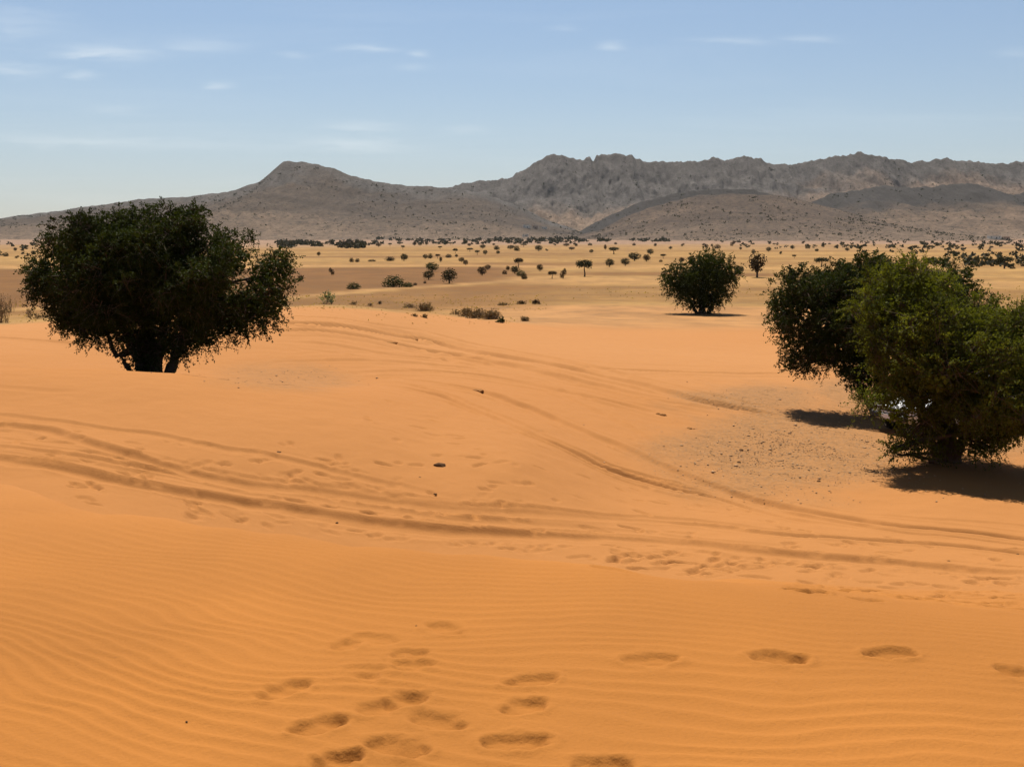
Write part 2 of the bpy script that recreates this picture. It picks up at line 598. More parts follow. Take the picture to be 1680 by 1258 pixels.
def hit(u, v, y0=3.0, y1=1400.0, n=1500):
    """ground point under photo pixel(s)"""
    u, v = np.atleast_1d(np.asarray(u, float)), np.atleast_1d(np.asarray(v, float))
    Ys = np.exp(np.linspace(math.log(y0), math.log(y1), n))
    out = np.zeros((len(u), 3))
    a, c, s = pixdir(u, v)
    for i0 in range(0, len(u), 64):
        sl = slice(i0, i0 + 64)
        X = (a[sl] / c[sl])[:, None] * Ys[None]
        Z = (s[sl] / c[sl])[:, None] * Ys[None]
        Hh = height_fast(X, np.broadcast_to(Ys[None], X.shape))
        below = Z < Hh
        j = np.where(below.any(1), below.argmax(1), n - 1)
        for q in range(len(j)):
            jj = max(1, j[q])
            d0, d1 = Z[q, jj - 1] - Hh[q, jj - 1], Z[q, jj] - Hh[q, jj]
            t = d0 / (d0 - d1) if abs(d0 - d1) > 1e-9 else 1.0
            t = min(max(t, 0), 1)
            Yq = Ys[jj - 1] + t * (Ys[jj] - Ys[jj - 1])
            k = Yq / c[sl][q]
            out[i0 + q] = (a[sl][q] * k, Yq, s[sl][q] * k)
    return out


# ------------------------------------------------------------------ ground sheet
def build_ground():
    A0 = 0.49
    fine = np.linspace(-A0, A0, 560)
    side = A0 + (np.linspace(0, 1, 34)[1:] ** 1.6) * (math.pi - A0)
    ang = np.concatenate([-side[::-1], fine, side])       # first and last are the same bearing: seam closed below
    ang = ang[1:]
    if len(ang) % 2:
        ang = np.delete(ang, 3)
    nc = len(ang)
    def geo(a, b, n):
        return np.exp(np.linspace(math.log(a), math.log(b), n))[:-1]
    rad = np.concatenate([geo(0.5, 4.0, 22), geo(4.0, 12.0, 320), geo(12.0, 24.0, 280), geo(24.0, 62.0, 250), geo(62.0, 130.0, 100), geo(130.0, 7500.0, 130), [7500.0]])
    nr = len(rad)
    RR, AA = np.meshgrid(rad, ang, indexing='ij')
    X, Y = RR * np.sin(AA), RR * np.cos(AA)
    Z = height(X, Y)
    infront = (np.abs(AA) < 0.62)

    # ---- wheel ruts (photo pixel polylines laid on the land, world widths)
    ruts = [
        ([(0, 677), (150, 699), (250, 712), (350, 735), (475, 757), (600, 785), (725, 812), (840, 828)], .15, .055),
        ([(0, 695), (75, 707), (165, 735), (260, 757), (375, 785), (450, 797), (600, 815), (725, 830), (840, 839), (990, 850), (1140, 858),
          (1290, 877), (1440, 887), (1590, 898), (1700, 914)], .24, .15),
        ([(0, 730), (150, 750), (300, 777), (400, 795), (500, 815), (625, 832), (750, 850), (900, 862), (1000, 866)], .18, .09),
        ([(0, 757), (75, 762), (175, 785), (280, 805), (400, 825), (525, 847), (650, 865), (840, 877), (990, 881), (1140, 893), (1290, 908),
          (1440, 921), (1590, 933), (1700, 944)], .25, .16),
        ([(560, 800), (700, 840), (850, 858), (1000, 868), (1200, 890), (1400, 905)], .16, .05),
        ([(400, 533), (470, 530), (550, 532), (625, 545), (700, 557), (775, 577), (850, 588), (950, 605), (1050, 630), (1150, 657), (1240, 676), (1330, 690)], .42, .20),
        ([(400, 545), (470, 541), (525, 542), (600, 552), (675, 570), (750, 583), (850, 600), (950, 627), (1050, 650), (1200, 677)], .42, .18),
        ([(450, 560), (550, 565), (640, 582), (800, 596), (900, 612), (1025, 642), (1150, 665)], .36, .11),
        ([(400, 597), (470, 593), (540, 590), (640, 592), (760, 602), (880, 620), (980, 645)], .30, .08),
        ([(560, 615), (640, 608), (720, 608), (800, 617), (875, 630), (950, 646), (1040, 668), (1120, 690)], .30, .10),
        ([(600, 630), (650, 633), (725, 650), (790, 675), (850, 701), (925, 735), (1000, 770), (1100, 800), (1180, 815), (1290, 850), (1440, 873)], .27, .13),
        ([(640, 622), (710, 626), (790, 641), (875, 671), (950, 705), (1025, 735), (1100, 770), (1200, 810), (1300, 836), (1450, 861), (1700, 892)], .27, .13),
        ([(800, 622), (890, 634), (960, 664), (1025, 698), (1100, 735), (1180, 775)], .25, .08),
        ([(880, 591), (1000, 605), (1125, 611), (1240, 613), (1330, 612)], .30, .09),
        ([(0, 556), (80, 560), (160, 566), (220, 572)], .34, .11),
        ([(1280, 830), (1400, 842), (1520, 850), (1700, 862)], .18, .05),
        ([(0, 640), (120, 642), (250, 650)], .2, .02),
    ]
    extra = []
    for (pts, hw, dep) in ruts[:14]:
        for _ in range(8 if pts[0][1] < 650 else 5):
            dv = rng.uniform(3, 13) * rng.choice([-1, 1])
            a_, b_ = sorted(rng.choice(len(pts), 2, replace=False))
            if b_ - a_ < 2:
                a_, b_ = 0, len(pts) - 1
            extra.append(([(p[0], p[1] + dv * (1 + 0.15 * rng.normal())) for p in pts[a_:b_ + 1]], hw * rng.uniform(.45, .7), dep * rng.uniform(.2, .5)))
    ruts += extra
    DR = np.zeros_like(Z)
    for pts, hw, dep in ruts:
        hw, dep = hw * 0.64, dep * (0.45 if pts[0][1] > 650 else 0.75)
        pts = [(p[0] - 160 if p[0] <= 0 else (p[0] + 200 if p[0] >= 1690 else p[0]), p[1] + (-14 if p[0] <= 0 else (16 if p[0] >= 1690 else 0))) for p in pts]
        pu, pv = np.array(pts, float).T
        t = np.linspace(0, 1, len(pu))
        tt = np.linspace(0, 1, len(pu) * 5)
        uu, vv = np.interp(tt, t, pu), np.interp(tt, t, pv)
        ker = np.array([1, 2, 3, 2, 1]) / 9.0
        vv = np.convolve(np.pad(vv, 2, mode='edge'), ker, mode='valid')
        P = hit(uu, vv, 8.0, 110.0, 900)
        P = P[(P[:, 1] > 9)]
        x0, x1 = P[:, 0].min() - 1.5, P[:, 0].max() + 1.5
        y0, y1 = P[:, 1].min() - 1.5, P[:, 1].max() + 1.5
        idx = np.nonzero((X > x0) & (X < x1) & (Y > y0) & (Y < y1) & infront)
        xs, ys = X[idx], Y[idx]
        wx = xs + 0.06 * noise3(xs * 1.3, ys * 1.3, 1.7)
        wy = ys + 0.10 * noise3(xs * 0.8, ys * 0.8, 8.7)
        best = np.full(len(xs), 1e9)
        for k in range(len(P) - 1):
            ax, ay = P[k, :2]
            bx, by = P[k + 1, :2]
            L2 = (bx - ax) ** 2 + (by - ay) ** 2
            if L2 < 1e-6 or L2 > 60:
                continue
            tq = np.clip(((wx - ax) * (bx - ax) + (wy - ay) * (by - ay)) / L2, 0, 1)
            best = np.minimum(best, (wx - ax - tq * (bx - ax)) ** 2 + (wy - ay - tq * (by - ay)) ** 2)
        d = np.sqrt(best)
        am = dep * (0.75 + 0.5 * np.clip(noise3(xs * 0.3, ys * 0.3, 3.1) + 0.3, -0.5, 0.8))
        q = d / hw
        prof = -np.exp(-(q ** 4) * 0.9) * (0.97 + 0.10 * noise3(xs * 2.5, ys * 2.5, 2.2)) + 0.36 * np.exp(-((q - 1.6) / 0.5) ** 2)
        endf = sstep(0, 2.5, np.hypot(xs - P[0, 0], ys - P[0, 1])) * sstep(0, 2.5, np.hypot(xs - P[-1, 0], ys - P[-1, 1]))
        am = am * endf
        new = am * prof
        old = DR[idx]
        DR[idx] = np.where(np.minimum(new, old) < -0.004, np.minimum(new, old), np.maximum(new, old))

    Z += DR
    dentw = 1 - 0.85 * np.clip((np.abs(DR) - 0.006) / 0.012, 0, 1)

    # ---- footprints: (u0,v0)-(u1,v1) ends in the photo, depth
    prints = [((708, 1024), (752, 1038), .035), ((590, 1044), (645, 1052), .028), ((552, 1064), (585, 1052), .035), ((652, 1074), (688, 1070), .03),
              ((650, 1092), (695, 1088), .03), ((580, 1098), (620, 1100), .022), ((585, 1112), (605, 1108), .025), ((435, 1142), (498, 1118), .04),
              ((640, 1152), (692, 1142), .05), ((600, 1166), (632, 1156), .035), ((485, 1198), (568, 1178), .055), ((690, 1172), (748, 1192), .04),
              ((612, 1214), (690, 1234), .05), ((520, 1254), (582, 1238), .055), ((828, 1120), (915, 1110), .045), ((835, 1166), (888, 1150), .045),
              ((800, 1218), (895, 1214), .065), ((945, 1254), (1030, 1250), .05), ((1030, 1083), (1105, 1078), .045), ((1235, 1075), (1318, 1082), .055),
              ((1422, 1072), (1502, 1070), .055), ((1640, 1096), (1690, 1106), .055), ((1206, 944), (1268, 948), .05), ((1296, 962), (1330, 966), .045),
              ((1096, 922), (1150, 925), .045), ((1405, 983), (1440, 985), .035), ((1530, 978), (1560, 983), .035), ((1010, 912), (1060, 912), .04),
              ((860, 905), (905, 902), .04), ((930, 915), (970, 912), .035), ((60, 812), (110, 826), .04)]
    flat = []
    for (p0, p1, dp) in prints:
        h2 = hit([p0[0], p1[0]], [p0[1], p1[1]], 3.0, 40.0, 900)
        mid, half = (h2[0, :2] + h2[1, :2]) / 2, (h2[1, :2] - h2[0, :2]) / 2
        half = half * rng.uniform(.62, .74)
        flat.append((mid - half, mid + half, dp * rng.uniform(.62, .85), rng.uniform(.055, .075)))
    # trodden band beside the tracks: many shallow weathered prints
    zone = []
    def band(n, poly_top, poly_bot, u0, u1, dep):
        uu = rng.uniform(u0, u1, n)
        tv = rng.random(n)
        top = np.interp(uu, [p[0] for p in poly_top], [p[1] for p in poly_top])
        bot = np.interp(uu, [p[0] for p in poly_bot], [p[1] for p in poly_bot])
        vv = top + tv * (bot - top)
        keep = (noise3(uu / 90, vv / 22, 5.5) > -0.22)
        Ph = hit(uu[keep], vv[keep], 4.0, 80.0, 900)
        for p in Ph:
            th = rng.uniform(0, math.pi)
            L = rng.uniform(0.10, 0.30)
            dv = np.array([math.cos(th), math.sin(th)]) * L / 2
            zone.append((p[:2] - dv, p[:2] + dv, dep * rng.uniform(0.3, 1.35), rng.uniform(0.04, 0.075)))
    band(460, [(0, 690), (300, 735), (700, 815), (1680, 900)], [(0, 765), (150, 830), (475, 868), (840, 905), (1340, 965), (1680, 1005)], 0, 1680, .036)
    band(150, [(200, 715), (700, 740), (1300, 830)], [(200, 745), (700, 815), (1300, 875)], 200, 1300, .032)
    band(130, [(1000, 905), (1680, 930)], [(1000, 935), (1680, 1010)], 1000, 1680, .034)
    band(90, [(600, 650), (1000, 690), (1200, 700)], [(600, 720), (1000, 790), (1250, 820)], 600, 1250, .022)
    band(70, [(430, 560), (900, 600), (1250, 640)], [(430, 620), (900, 660), (1250, 700)], 430, 1250, .02)
    for (p0, p1, dp, hw) in flat + zone:
        cx, cy = (p0[0] + p1[0]) / 2, (p0[1] + p1[1]) / 2
        L = math.hypot(p1[0] - p0[0], p1[1] - p0[1])
        R = L / 2 + hw * 3
        rc, ac = math.hypot(cx, cy), math.atan2(cx, cy)
        i0, i1 = np.searchsorted(rad, rc - R), np.searchsorted(rad, rc + R)
        j0, j1 = np.searchsorted(ang, ac - R / rc), np.searchsorted(ang, ac + R / rc)
        if i1 - i0 < 2 or j1 - j0 < 2:
            continue
        xs, ys = X[i0:i1, j0:j1], Y[i0:i1, j0:j1]
        wx = xs + 0.026 * noise3(xs * 11, ys * 11, 0.4) + 0.012 * noise3(xs * 28, ys * 28, 1.4)
        wy = ys + 0.026 * noise3(xs * 11, ys * 11, 6.4) + 0.012 * noise3(xs * 28, ys * 28, 7.4)
        tq = ((wx - p0[0]) * (p1[0] - p0[0]) + (wy - p0[1]) * (p1[1] - p0[1])) / max(L * L, 1e-6)
        tc_ = np.clip(tq, 0, 1)
        d = np.hypot(wx - p0[0] - tc_ * (p1[0] - p0[0]), wy - p0[1] - tc_ * (p1[1] - p0[1]))
        wid = hw * (0.62 + 0.46 * np.sin(np.pi * np.clip(0.12 + 0.76 * tc_, 0, 1)) - 0.10 * np.exp(-((tc_ - 0.4) / 0.14) ** 2))
        q = d / wid
        ty = np.clip(0.5 + (wy - (p0[1] + tc_ * (p1[1] - p0[1]))) / (2.4 * wid), 0, 1)
        prof = -np.exp(-(q ** 6) * 0.7) * (1.1 - 0.5 * ty) * np.clip(0.75 + 0.3 * tc_ + 0.35 * noise3(xs * 6, ys * 6, 4.4), 0.3, 1.25) + 0.25 * np.exp(-((q - 1.75) / 0.45) ** 2) * (0.7 + 0.6 * noise3(xs * 9, ys * 9, 1.4))
        Z[i0:i1, j0:j1] += dp * prof * dentw[i0:i1, j0:j1]

    # ---- wind ripples on the smooth dunes
    sel = (RR < 34) & (RR > 2.5) & infront
    xs, ys = X[sel], Y[sel]
    yb = np.interp(xs, _bx, _by)
    on_fore = sstep(0.35, -0.6, ys - yb)
    wxx = xs + 0.42 * noise3(xs * 0.55, ys * 0.55, 2.5)
    wyy = ys + 0.26 * noise3(xs * 0.55 + 5, ys * 0.75, 7.5) + 0.12 * noise3(xs * 1.3, ys * 1.9, 3.5) + 0.03 * noise3(xs * 4.0, ys * 5.0, 1.5)
    tilt = 0.10 + 0.42 * sstep(0.2, -2.2, xs)
    lam = 0.128
    ph = (wyy + tilt * wxx) / lam
    fr = ph - np.floor(ph)
    sk = np.where(fr < 0.66, fr / 0.66 * 0.5, 0.5 + (fr - 0.66) / 0.34 * 0.5)
    crest = (0.5 - 0.5 * np.cos(2 * np.pi * sk)) ** 1.7
    amp = 0.0076 * (0.35 + 0.95 * np.clip(0.5 + fbm(xs * 0.7, ys * 1.0, 6.6, 3), 0, 1)) * on_fore
    amp = amp * (1 - 0.55 * sstep(5.6, 8.5, ys)) * (0.55 + 0.45 * sstep(1.6, -1.8, xs) + 0.35 * sstep(6.4, 5.0, ys))
    Zr = (crest - 0.5) * amp
    # ripples die inside prints
    Z[sel] += Zr
    # faint roughness of trodden sand
    rough = (RR > 7) & (RR < 90) & infront
    xs, ys = X[rough], Y[rough]
    yb = np.interp(xs, _bx, _by)
    out_f = sstep(-0.2, 0.5, ys - yb)
    Z[rough] += out_f * (0.012 * fbm(xs * 1.8, ys * 1.8, 0.9, 3) + 0.02 * noise3(xs * 0.7, ys * 0.7, 3.9))

    # ---- colours of the soils
    sand = np.array([0.315, 0.129, 0.034])
    sand_pale = np.array([0.350, 0.158, 0.051])
    C = np.empty(X.shape + (3,))
    t = np.clip(0.5 + 0.6 * fbm(X * 0.05, Y * 0.05, 1.0, 3), 0, 1)[..., None] * 0.5 + 0.5 * sstep(18, 60, RR)[..., None]
    C[:] = sand * (1 - t) + sand_pale * t
    nearw = sstep(15, 6, RR)[..., None]
    C = C * (1 - nearw) + np.array([0.306, 0.117, 0.0225]) * nearw * (0.93 + 0.14 * np.clip(0.5 + fbm(X * 0.5, Y * 0.5, 2.0, 3), 0, 1)[..., None])
    Ysafe = np.where(Y > 1, Y, 1)
    U = 840 + FPX * X / Ysafe
    V = V0 - FPX * Z / Ysafe                          # used only to read off where field edges lie on the land
    grav = np.zeros(X.shape)
    def blob(uc, vc, ru, rv, soft=1.0):
        q = np.hypot((U - uc) / ru, (V - vc) / rv) + 0.35 * fbm(X * 0.5, Y * 0.35, 2.7, 3)
        return sstep(1 + soft / 2, 1 - soft / 2, q) * infront
    for b_ in [(1310, 745, 215, 62), (1250, 655, 120, 24), (1480, 650, 160, 40), (470, 618, 110, 22), (1300, 700, 120, 40), (1650, 700, 110, 60)]:
        grav = np.maximum(grav, blob(*b_) * (0.9 if b_[0] > 700 else 0.5))
    gcol = np.array([0.238, 0.126, 0.050])
    C = C * (1 - 0.72 * grav[..., None]) + gcol * 0.72 * grav[..., None]
    # plain: straw, ploughed brown and pale strips
    edge_u = np.array([-400, 0, 60, 300, 430, 520, 600, 700, 800, 850, 950, 1100, 1250, 1680, 2200])
    edge_v = np.array([533, 532, 528, 508, 505, 502, 506, 514, 524, 529, 534, 537, 538, 545, 545])
    ev = np.interp(U, edge_u, edge_v) + 2.2 * fbm(X * 0.25, Y * 0.12, 5.0, 3)
    sw = 3.0 + 8.0 * sstep(820, 1000, U)
    plain = np.where(Y > 40, sstep(1, 0, (V - ev + sw) / (2 * sw)), np.where(RR > 120, 1.0, 0.0))
    plain = np.maximum(plain, sstep(110, 150, RR) * (np.abs(AA) > 0.5))
    straw = np.array([0.222, 0.134, 0.046])
    straw_hi = np.array([0.282, 0.178, 0.066])
    brown = np.array([0.105, 0.049, 0.0135])
    pale = np.array([0.300, 0.178, 0.074])
    Vp = V0 + 12000.0 / np.maximum(RR, 30)
    vw = Vp + 1.5 * noise3(X * 0.02, Y * 0.01, 4.4) * (Vp - 395) / 60
    P = np.empty_like(C)
    s1 = np.clip(0.5 + 0.9 * fbm(X * 0.004, Y * 0.03, 8.1, 4), 0, 1)[..., None]
    P[:] = straw * (1 - s1) + straw_hi * s1
    def strip(mask, colr):
        nonlocal P
        mk = np.clip(mask, 0, 1)[..., None]
        P = P * (1 - mk) + np.array(colr) * mk
    def bnd(v_lo, v_hi, soft=1.5):
        return sstep(v_lo - soft, v_lo + soft, vw) * sstep(v_hi + soft, v_hi - soft, vw)
    uin = lambda a, b, s=40: sstep(a - s, a + s, U) * sstep(b + s, b - s, U)
    road = np.interp(U, [-400, 0, 480, 700, 880, 1100, 1700], [500, 496, 483, 469, 457, 452, 450])
    strip(0.75 * bnd(419, 421, .7) * uin(300, 820), brown)
    strip(0.9 * bnd(437.5, 520, .6) * sstep(1.5, -1.5, vw - road) * uin(-400, 860, 60), brown)
    strip(0.8 * bnd(433, 436.5, .6) * uin(-400, 960), pale)
    strip(0.45 * bnd(413, 421, 2) * uin(780, 980, 40), brown)
    strip(0.55 * bnd(430, 434, .8) * uin(760, 1000, 40), brown)
    strip(0.75 * bnd(446.5, 451.5, 1) * uin(930, 1300, 50), brown)
    strip(0.55 * bnd(436, 440, 1) * uin(800, 1300, 50), pale)
    strip(0.72 * sstep(-0.5, 1.2, vw - road - 3) * sstep(512, 500, vw) * uin(-400, 900, 120), brown * 1.1)
    strip(0.8 * np.exp(-((vw - road) / 1.6) ** 2) * uin(-400, 900, 60), pale)
    strip(0.6 * bnd(454, 467, 2) * uin(850, 1700, 60), pale)
    strip(0.62 * bnd(469, 476, 1.5) * uin(700, 1700, 120), brown * 1.1)
    strip(0.35 * bnd(477, 495, 3) * uin(880, 1700, 120), brown * 1.25)
    strip(0.8 * sstep(497, 507, vw) * uin(760, 1800, 140), np.array([0.310, 0.165, 0.070]))
    fo = np.clip(fbm(X * 0.006, Y * 0.02, 3.3, 4) * 0.9, 0, 1)
    strip(0.6 * fo * sstep(300, 700, RR), brown)
    bz = np.clip(fbm(X * 0.0016 + 3, np.log(np.maximum(RR, 30)) * 9.0, 4.1, 4) * 1.6, 0, 1)
    strip(0.5 * bz * sstep(90, 130, RR), brown * 1.15)
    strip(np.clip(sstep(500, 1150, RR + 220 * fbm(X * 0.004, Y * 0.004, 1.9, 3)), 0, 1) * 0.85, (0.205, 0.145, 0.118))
    mot = np.clip(0.5 + fbm(X * 0.15, Y * 0.1, 6.1, 4), 0, 1)[..., None]
    P = P * (0.86 + 0.28 * mot) * np.array([1.03, 0.945, 0.80])
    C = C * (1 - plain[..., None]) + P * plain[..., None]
    verts = np.stack([X, Y, Z], -1).reshape(-1, 3)
    cen = np.array([[0, 0, float(height(np.array([0.0]), np.array([0.01]))[0])]])
    verts = np.concatenate([verts, cen])
    i = np.arange(nr - 1)[:, None] * nc
    j = np.arange(nc)[None]
    k = (j + 1) % nc
    # bearing grows clockwise seen from above, so this order faces up
    F = np.stack([i + j, i + nc + j, i + nc + k, i + k], -1).reshape(-1, 4)
    F = F[:, ::-1]
    jj = np.arange(0, nc, 2)
    cap = np.stack([np.full(len(jj), nr * nc), (jj + 2) % nc, jj + 1, jj], -1)   # under the photographer's feet
    F = np.concatenate([F, cap])
    me_o = mesh_obj('ground', verts, np.ascontiguousarray(F), M_GROUND, smooth=True)
    me = me_o.data
    a1 = me.attributes.new('Col', 'FLOAT_COLOR', 'POINT')
    ca = np.ones((len(verts), 4), np.float32)
    ca[:-1, :3] = np.clip(C.reshape(-1, 3), 0.01, 0.9)
    ca[-1, :3] = sand
    a1.data.foreach_set('color', ca.ravel())
    a2 = me.attributes.new('Mask', 'FLOAT_COLOR', 'POINT')
    cm = np.ones((len(verts), 4), np.float32)
    cm[:-1, 0] = grav.ravel()
    cm[:-1, 1] = plain.ravel()
    cm[-1, :2] = 0
    a2.data.foreach_set('color', cm.ravel())
    me_o['kind'] = 'structure'
    me_o['label'] = 'orange rippled sand dunes running out to a straw coloured plain'
    return me_o


build_ground()

# ------------------------------------------------------------------ hills and mountains
HILLS = []


def skyline_hill(name, label, sky, Yc, depth_front, depth_back, rock, tan, rockline, cr_amp, seed, toe_z=-9.0, rows=64, step=2.2, power=1.0, gul=14.0):
    """a ridge whose crest stands Yc ahead; heights come from the skyline seen in the photo"""
    su = np.array([p[0] for p in sky], float)
    sv = np.array([p[1] for p in sky], float)
    us = np.arange(su[0], su[-1], step)
    X = (us - 840) / FPX * Yc
    crest = (V0 - np.interp(us, su, sv)) / FPX * Yc
    crest = crest + 0.30 * cr_amp * fbm(X * 0.012, seed, 0.0, 4) + 0.26 * cr_amp * fbm(X * 0.045, seed + 3, 0.0, 4, 0.6)
    nf = rows
    nb = 14
    s = np.concatenate([np.linspace(0, 1, nf), 1 + np.linspace(0, 1, nb + 1)[1:]])
    S, XX = np.meshgrid(s, X, indexing='ij')
    front = np.clip(S, 0, 1)
    bk = np.clip(S - 1, 0, 1)
    wob = 60 * fbm(XX * 0.003, seed + 9.0, 0.0, 3)
    YY = Yc - depth_front * (1 - front) + depth_back * bk + wob * front * (1 - front) * 2
    cr = np.broadcast_to(crest[None], S.shape)
    prof = front ** (1.25 * power) * 0.72 + 0.28 * front ** 4
    prof = prof * (1 - bk) ** 1.4
    Z = toe_z + (cr - toe_z) * prof
    env = np.clip(front * 4, 0, 1) * np.clip((1 - front) * 6, 0.0, 1) * (1 - bk)
    hgt = np.clip((cr - toe_z) / 120, 0.1, 1.4)
    rid = 1 - np.abs(fbm(XX * 0.008, YY * 0.0035, seed, 5, 0.55))
    Z = Z + env * hgt * (gul * (rid - 0.75) + 0.35 * gul * fbm(XX * 0.02, YY * 0.015, seed + 2, 4))
    # broken cliffs near the top
    if isinstance(rockline, list):
        rockline = np.interp(us, [p[0] for p in rockline], [p[1] for p in rockline])[None]
    rk = sstep(0, 1, (front - rockline + 0.12 + 0.14 * fbm(XX * 0.007, YY * 0.01, seed + 5, 4)) / 0.24)
    cl = fbm(XX * 0.040, Z * 0.016, seed + 7, 5, 0.6)
    YY = YY - rk * cr_amp * 0.75 * np.abs(cl) * np.clip((1 - front) * 8 + 0.15, 0, 1)
    mot = np.clip(0.5 + 0.8 * fbm(XX * 0.006, YY * 0.012 + Z * 0.01, seed + 4, 4), 0, 1)
    Cc = np.array(tan)[None, None] * (0.75 + 0.5 * mot[..., None])
    rkc = np.array(rock)[None, None] * (0.82 + 0.36 * np.clip(0.5 + fbm(XX * 0.05, Z * 0.03, seed + 6, 4), 0, 1)[..., None])
    Cc = Cc * (1 - rk[..., None]) + rkc * rk[..., None]
    toe = (sstep(0.75, 0.06, front + 0.22 * fbm(XX * 0.004, YY * 0.006, seed + 8, 4)) * (1 - bk))[..., None]
    Cc = Cc * (1 - 0.8 * toe) + np.array([0.265, 0.185, 0.122]) * 0.8 * toe
    n0, n1 = S.shape
    V = np.stack([XX, YY, Z], -1).reshape(-1, 3)
    i = np.arange(n0 - 1)[:, None] * n1
    j = np.arange(n1 - 1)[None]
    F = np.stack([i + j, i + j + 1, i + n1 + j + 1, i + n1 + j], -1).reshape(-1, 4)
    o = mesh_obj(name, V, F, M_HILL, smooth=True)
    at = o.data.attributes.new('Col', 'FLOAT_COLOR', 'POINT')
    ca = np.ones((len(V), 4), np.float32)
    ca[:, :3] = np.clip(Cc.reshape(-1, 3), 0.01, 0.8)
    at.data.foreach_set('color', ca.ravel())
    tag(o, label, None, None, 'structure')
    HILLS.append((V.reshape(n0, n1, 3)[:nf], rk[:nf]))
    return o


ROCK, TAN = (0.104, 0.094, 0.086), (0.165, 0.112, 0.074)
skyline_hill('hill', 'long grey brown hill with a blunt peak behind the left tree',
             [(-700, 385), (-300, 376), (0, 361), (70, 350), (150, 340), (240, 328), (330, 322), (380, 316), (430, 300), (450, 285), (470, 268), (500, 268),
              (545, 277), (580, 290), (620, 300), (670, 306), (730, 309), (790, 318), (840, 335), (900, 362), (960, 384), (1010, 394)],
             2600, 1050, 700, ROCK, (0.090, 0.066, 0.048), 0.90, 7.0, 1.3, gul=10)
skyline_hill('mountain', 'craggy grey rock massif along the right skyline',
             [(600, 380), (640, 345), (700, 316), (760, 304), (800, 298), (840, 291), (860, 280), (880, 268), (890, 261), (905, 259), (920, 257), (935, 263), (955, 267),
              (960, 261), (966, 260), (971, 268), (976, 258), (1000, 257), (1030, 258), (1045, 265), (1060, 269), (1100, 266), (1140, 269), (1150, 263), (1165, 260),
              (1180, 265), (1195, 267), (1215, 260), (1235, 264), (1260, 270), (1290, 272), (1320, 270), (1345, 263), (1370, 258), (1400, 255), (1430, 258),
              (1450, 264), (1480, 266), (1540, 265), (1600, 268), (1640, 270), (1680, 266), (1800, 268), (2000, 275), (2300, 310), (2600, 380)],
             3500, 620, 900, ROCK, (0.230, 0.160, 0.112), [(600, .36), (1150, .36), (1290, .74), (1450, .80), (2000, .80)], 22.0, 4.7, rows=80, step=2.0, power=0.75, gul=18)
skyline_hill('hill', 'dark rocky shoulder rising behind the rounded brown hill',
             [(930, 392), (960, 374), (1000, 352), (1060, 329), (1110, 317), (1180, 311), (1220, 313), (1260, 320), (1340, 338), (1400, 360), (1450, 388)],
             2450, 500, 500, (0.042, 0.038, 0.035), TAN, 0.62, 9.0, 9.1)
skyline_hill('hill', 'dark topped ridge at the right edge below the massif',
             [(1240, 392), (1290, 352), (1340, 327), (1360, 319), (1400, 312), (1440, 308), (1500, 310), (1540, 308), (1570, 302), (1592, 303), (1620, 312), (1655, 321),
              (1680, 313), (1720, 308), (1900, 318), (2200, 350), (2500, 390)],
             2700, 850, 600, (0.040, 0.036, 0.033), TAN, 0.70, 10.0, 12.4)
skyline_hill('hill', 'rounded tan hill dotted with scrub in front of the massif',
             [(900, 394), (940, 388), (980, 378), (1020, 358), (1060, 343), (1100, 331), (1140, 323), (1200, 319), (1260, 322), (1300, 327), (1350, 339), (1400, 353),
              (1440, 366), (1480, 378), (1560, 391), (1640, 397)],
             2050, 700, 600, (0.08, 0.06, 0.048), (0.128, 0.088, 0.060), 1.05, 4.0, 17.7, gul=7)

# ------------------------------------------------------------------ foliage
def leaf_quads(P, D, N, L, Wd):
    """rhombic leaves: base point P, direction D, side dir from N"""
    S = np.cross(D, N)
    S /= np.linalg.norm(S, axis=1)[:, None] + 1e-9
    L, Wd = np.asarray(L)[:, None], np.asarray(Wd)[:, None]
    a = P
    b = P + D * L * 0.5 + S * Wd
    c = P + D * L
    d = P + D * L * 0.5 - S * Wd
    V = np.stack([a, b, c, d], 1).reshape(-1, 3)
    F = np.arange(len(P) * 4).reshape(-1, 4)
    return V, F


def unit(v):
    return v / (np.linalg.norm(v, axis=-1, keepdims=True) + 1e-9)


def crown_points(lobes, n, r, depth=0.55):
    """points and outward directions spread through the outer shell of a union of lobes"""
    lob = np.array(lobes, float)
    wts = (lob[:, 3] * lob[:, 4] + lob[:, 4] * lob[:, 5] + lob[:, 3] * lob[:, 5])
    k = r.choice(len(lob), size=n * 3, p=wts / wts.sum())
    d = unit(r.normal(size=(n * 3, 3)))
    f = depth + (1 - depth) * r.random(n * 3) ** 0.6
    bumpy = 1 + 0.26 * fbm(d[:, 0] * 2.3 + k * 3.1, d[:, 1] * 2.3, d[:, 2] * 2.3, 2)
    p = lob[k, :3] + d * lob[k, 3:6] * (f * bumpy)[:, None]
    inner = np.ones(len(p)) * 9
    for q in lob:
        inner = np.minimum(inner, np.linalg.norm((p - q[:3]) / q[3:6], axis=1))
    keep = inner > depth * 0.92
    dens = noise3(p[:, 0] * 1.5 + 4, p[:, 1] * 1.5, p[:, 2] * 1.5)
    keep &= dens > -0.36
    p, d, k = p[keep][:n], d[keep][:n], k[keep][:n]
    out = unit(d / lob[k, 3:6])
    return p, out


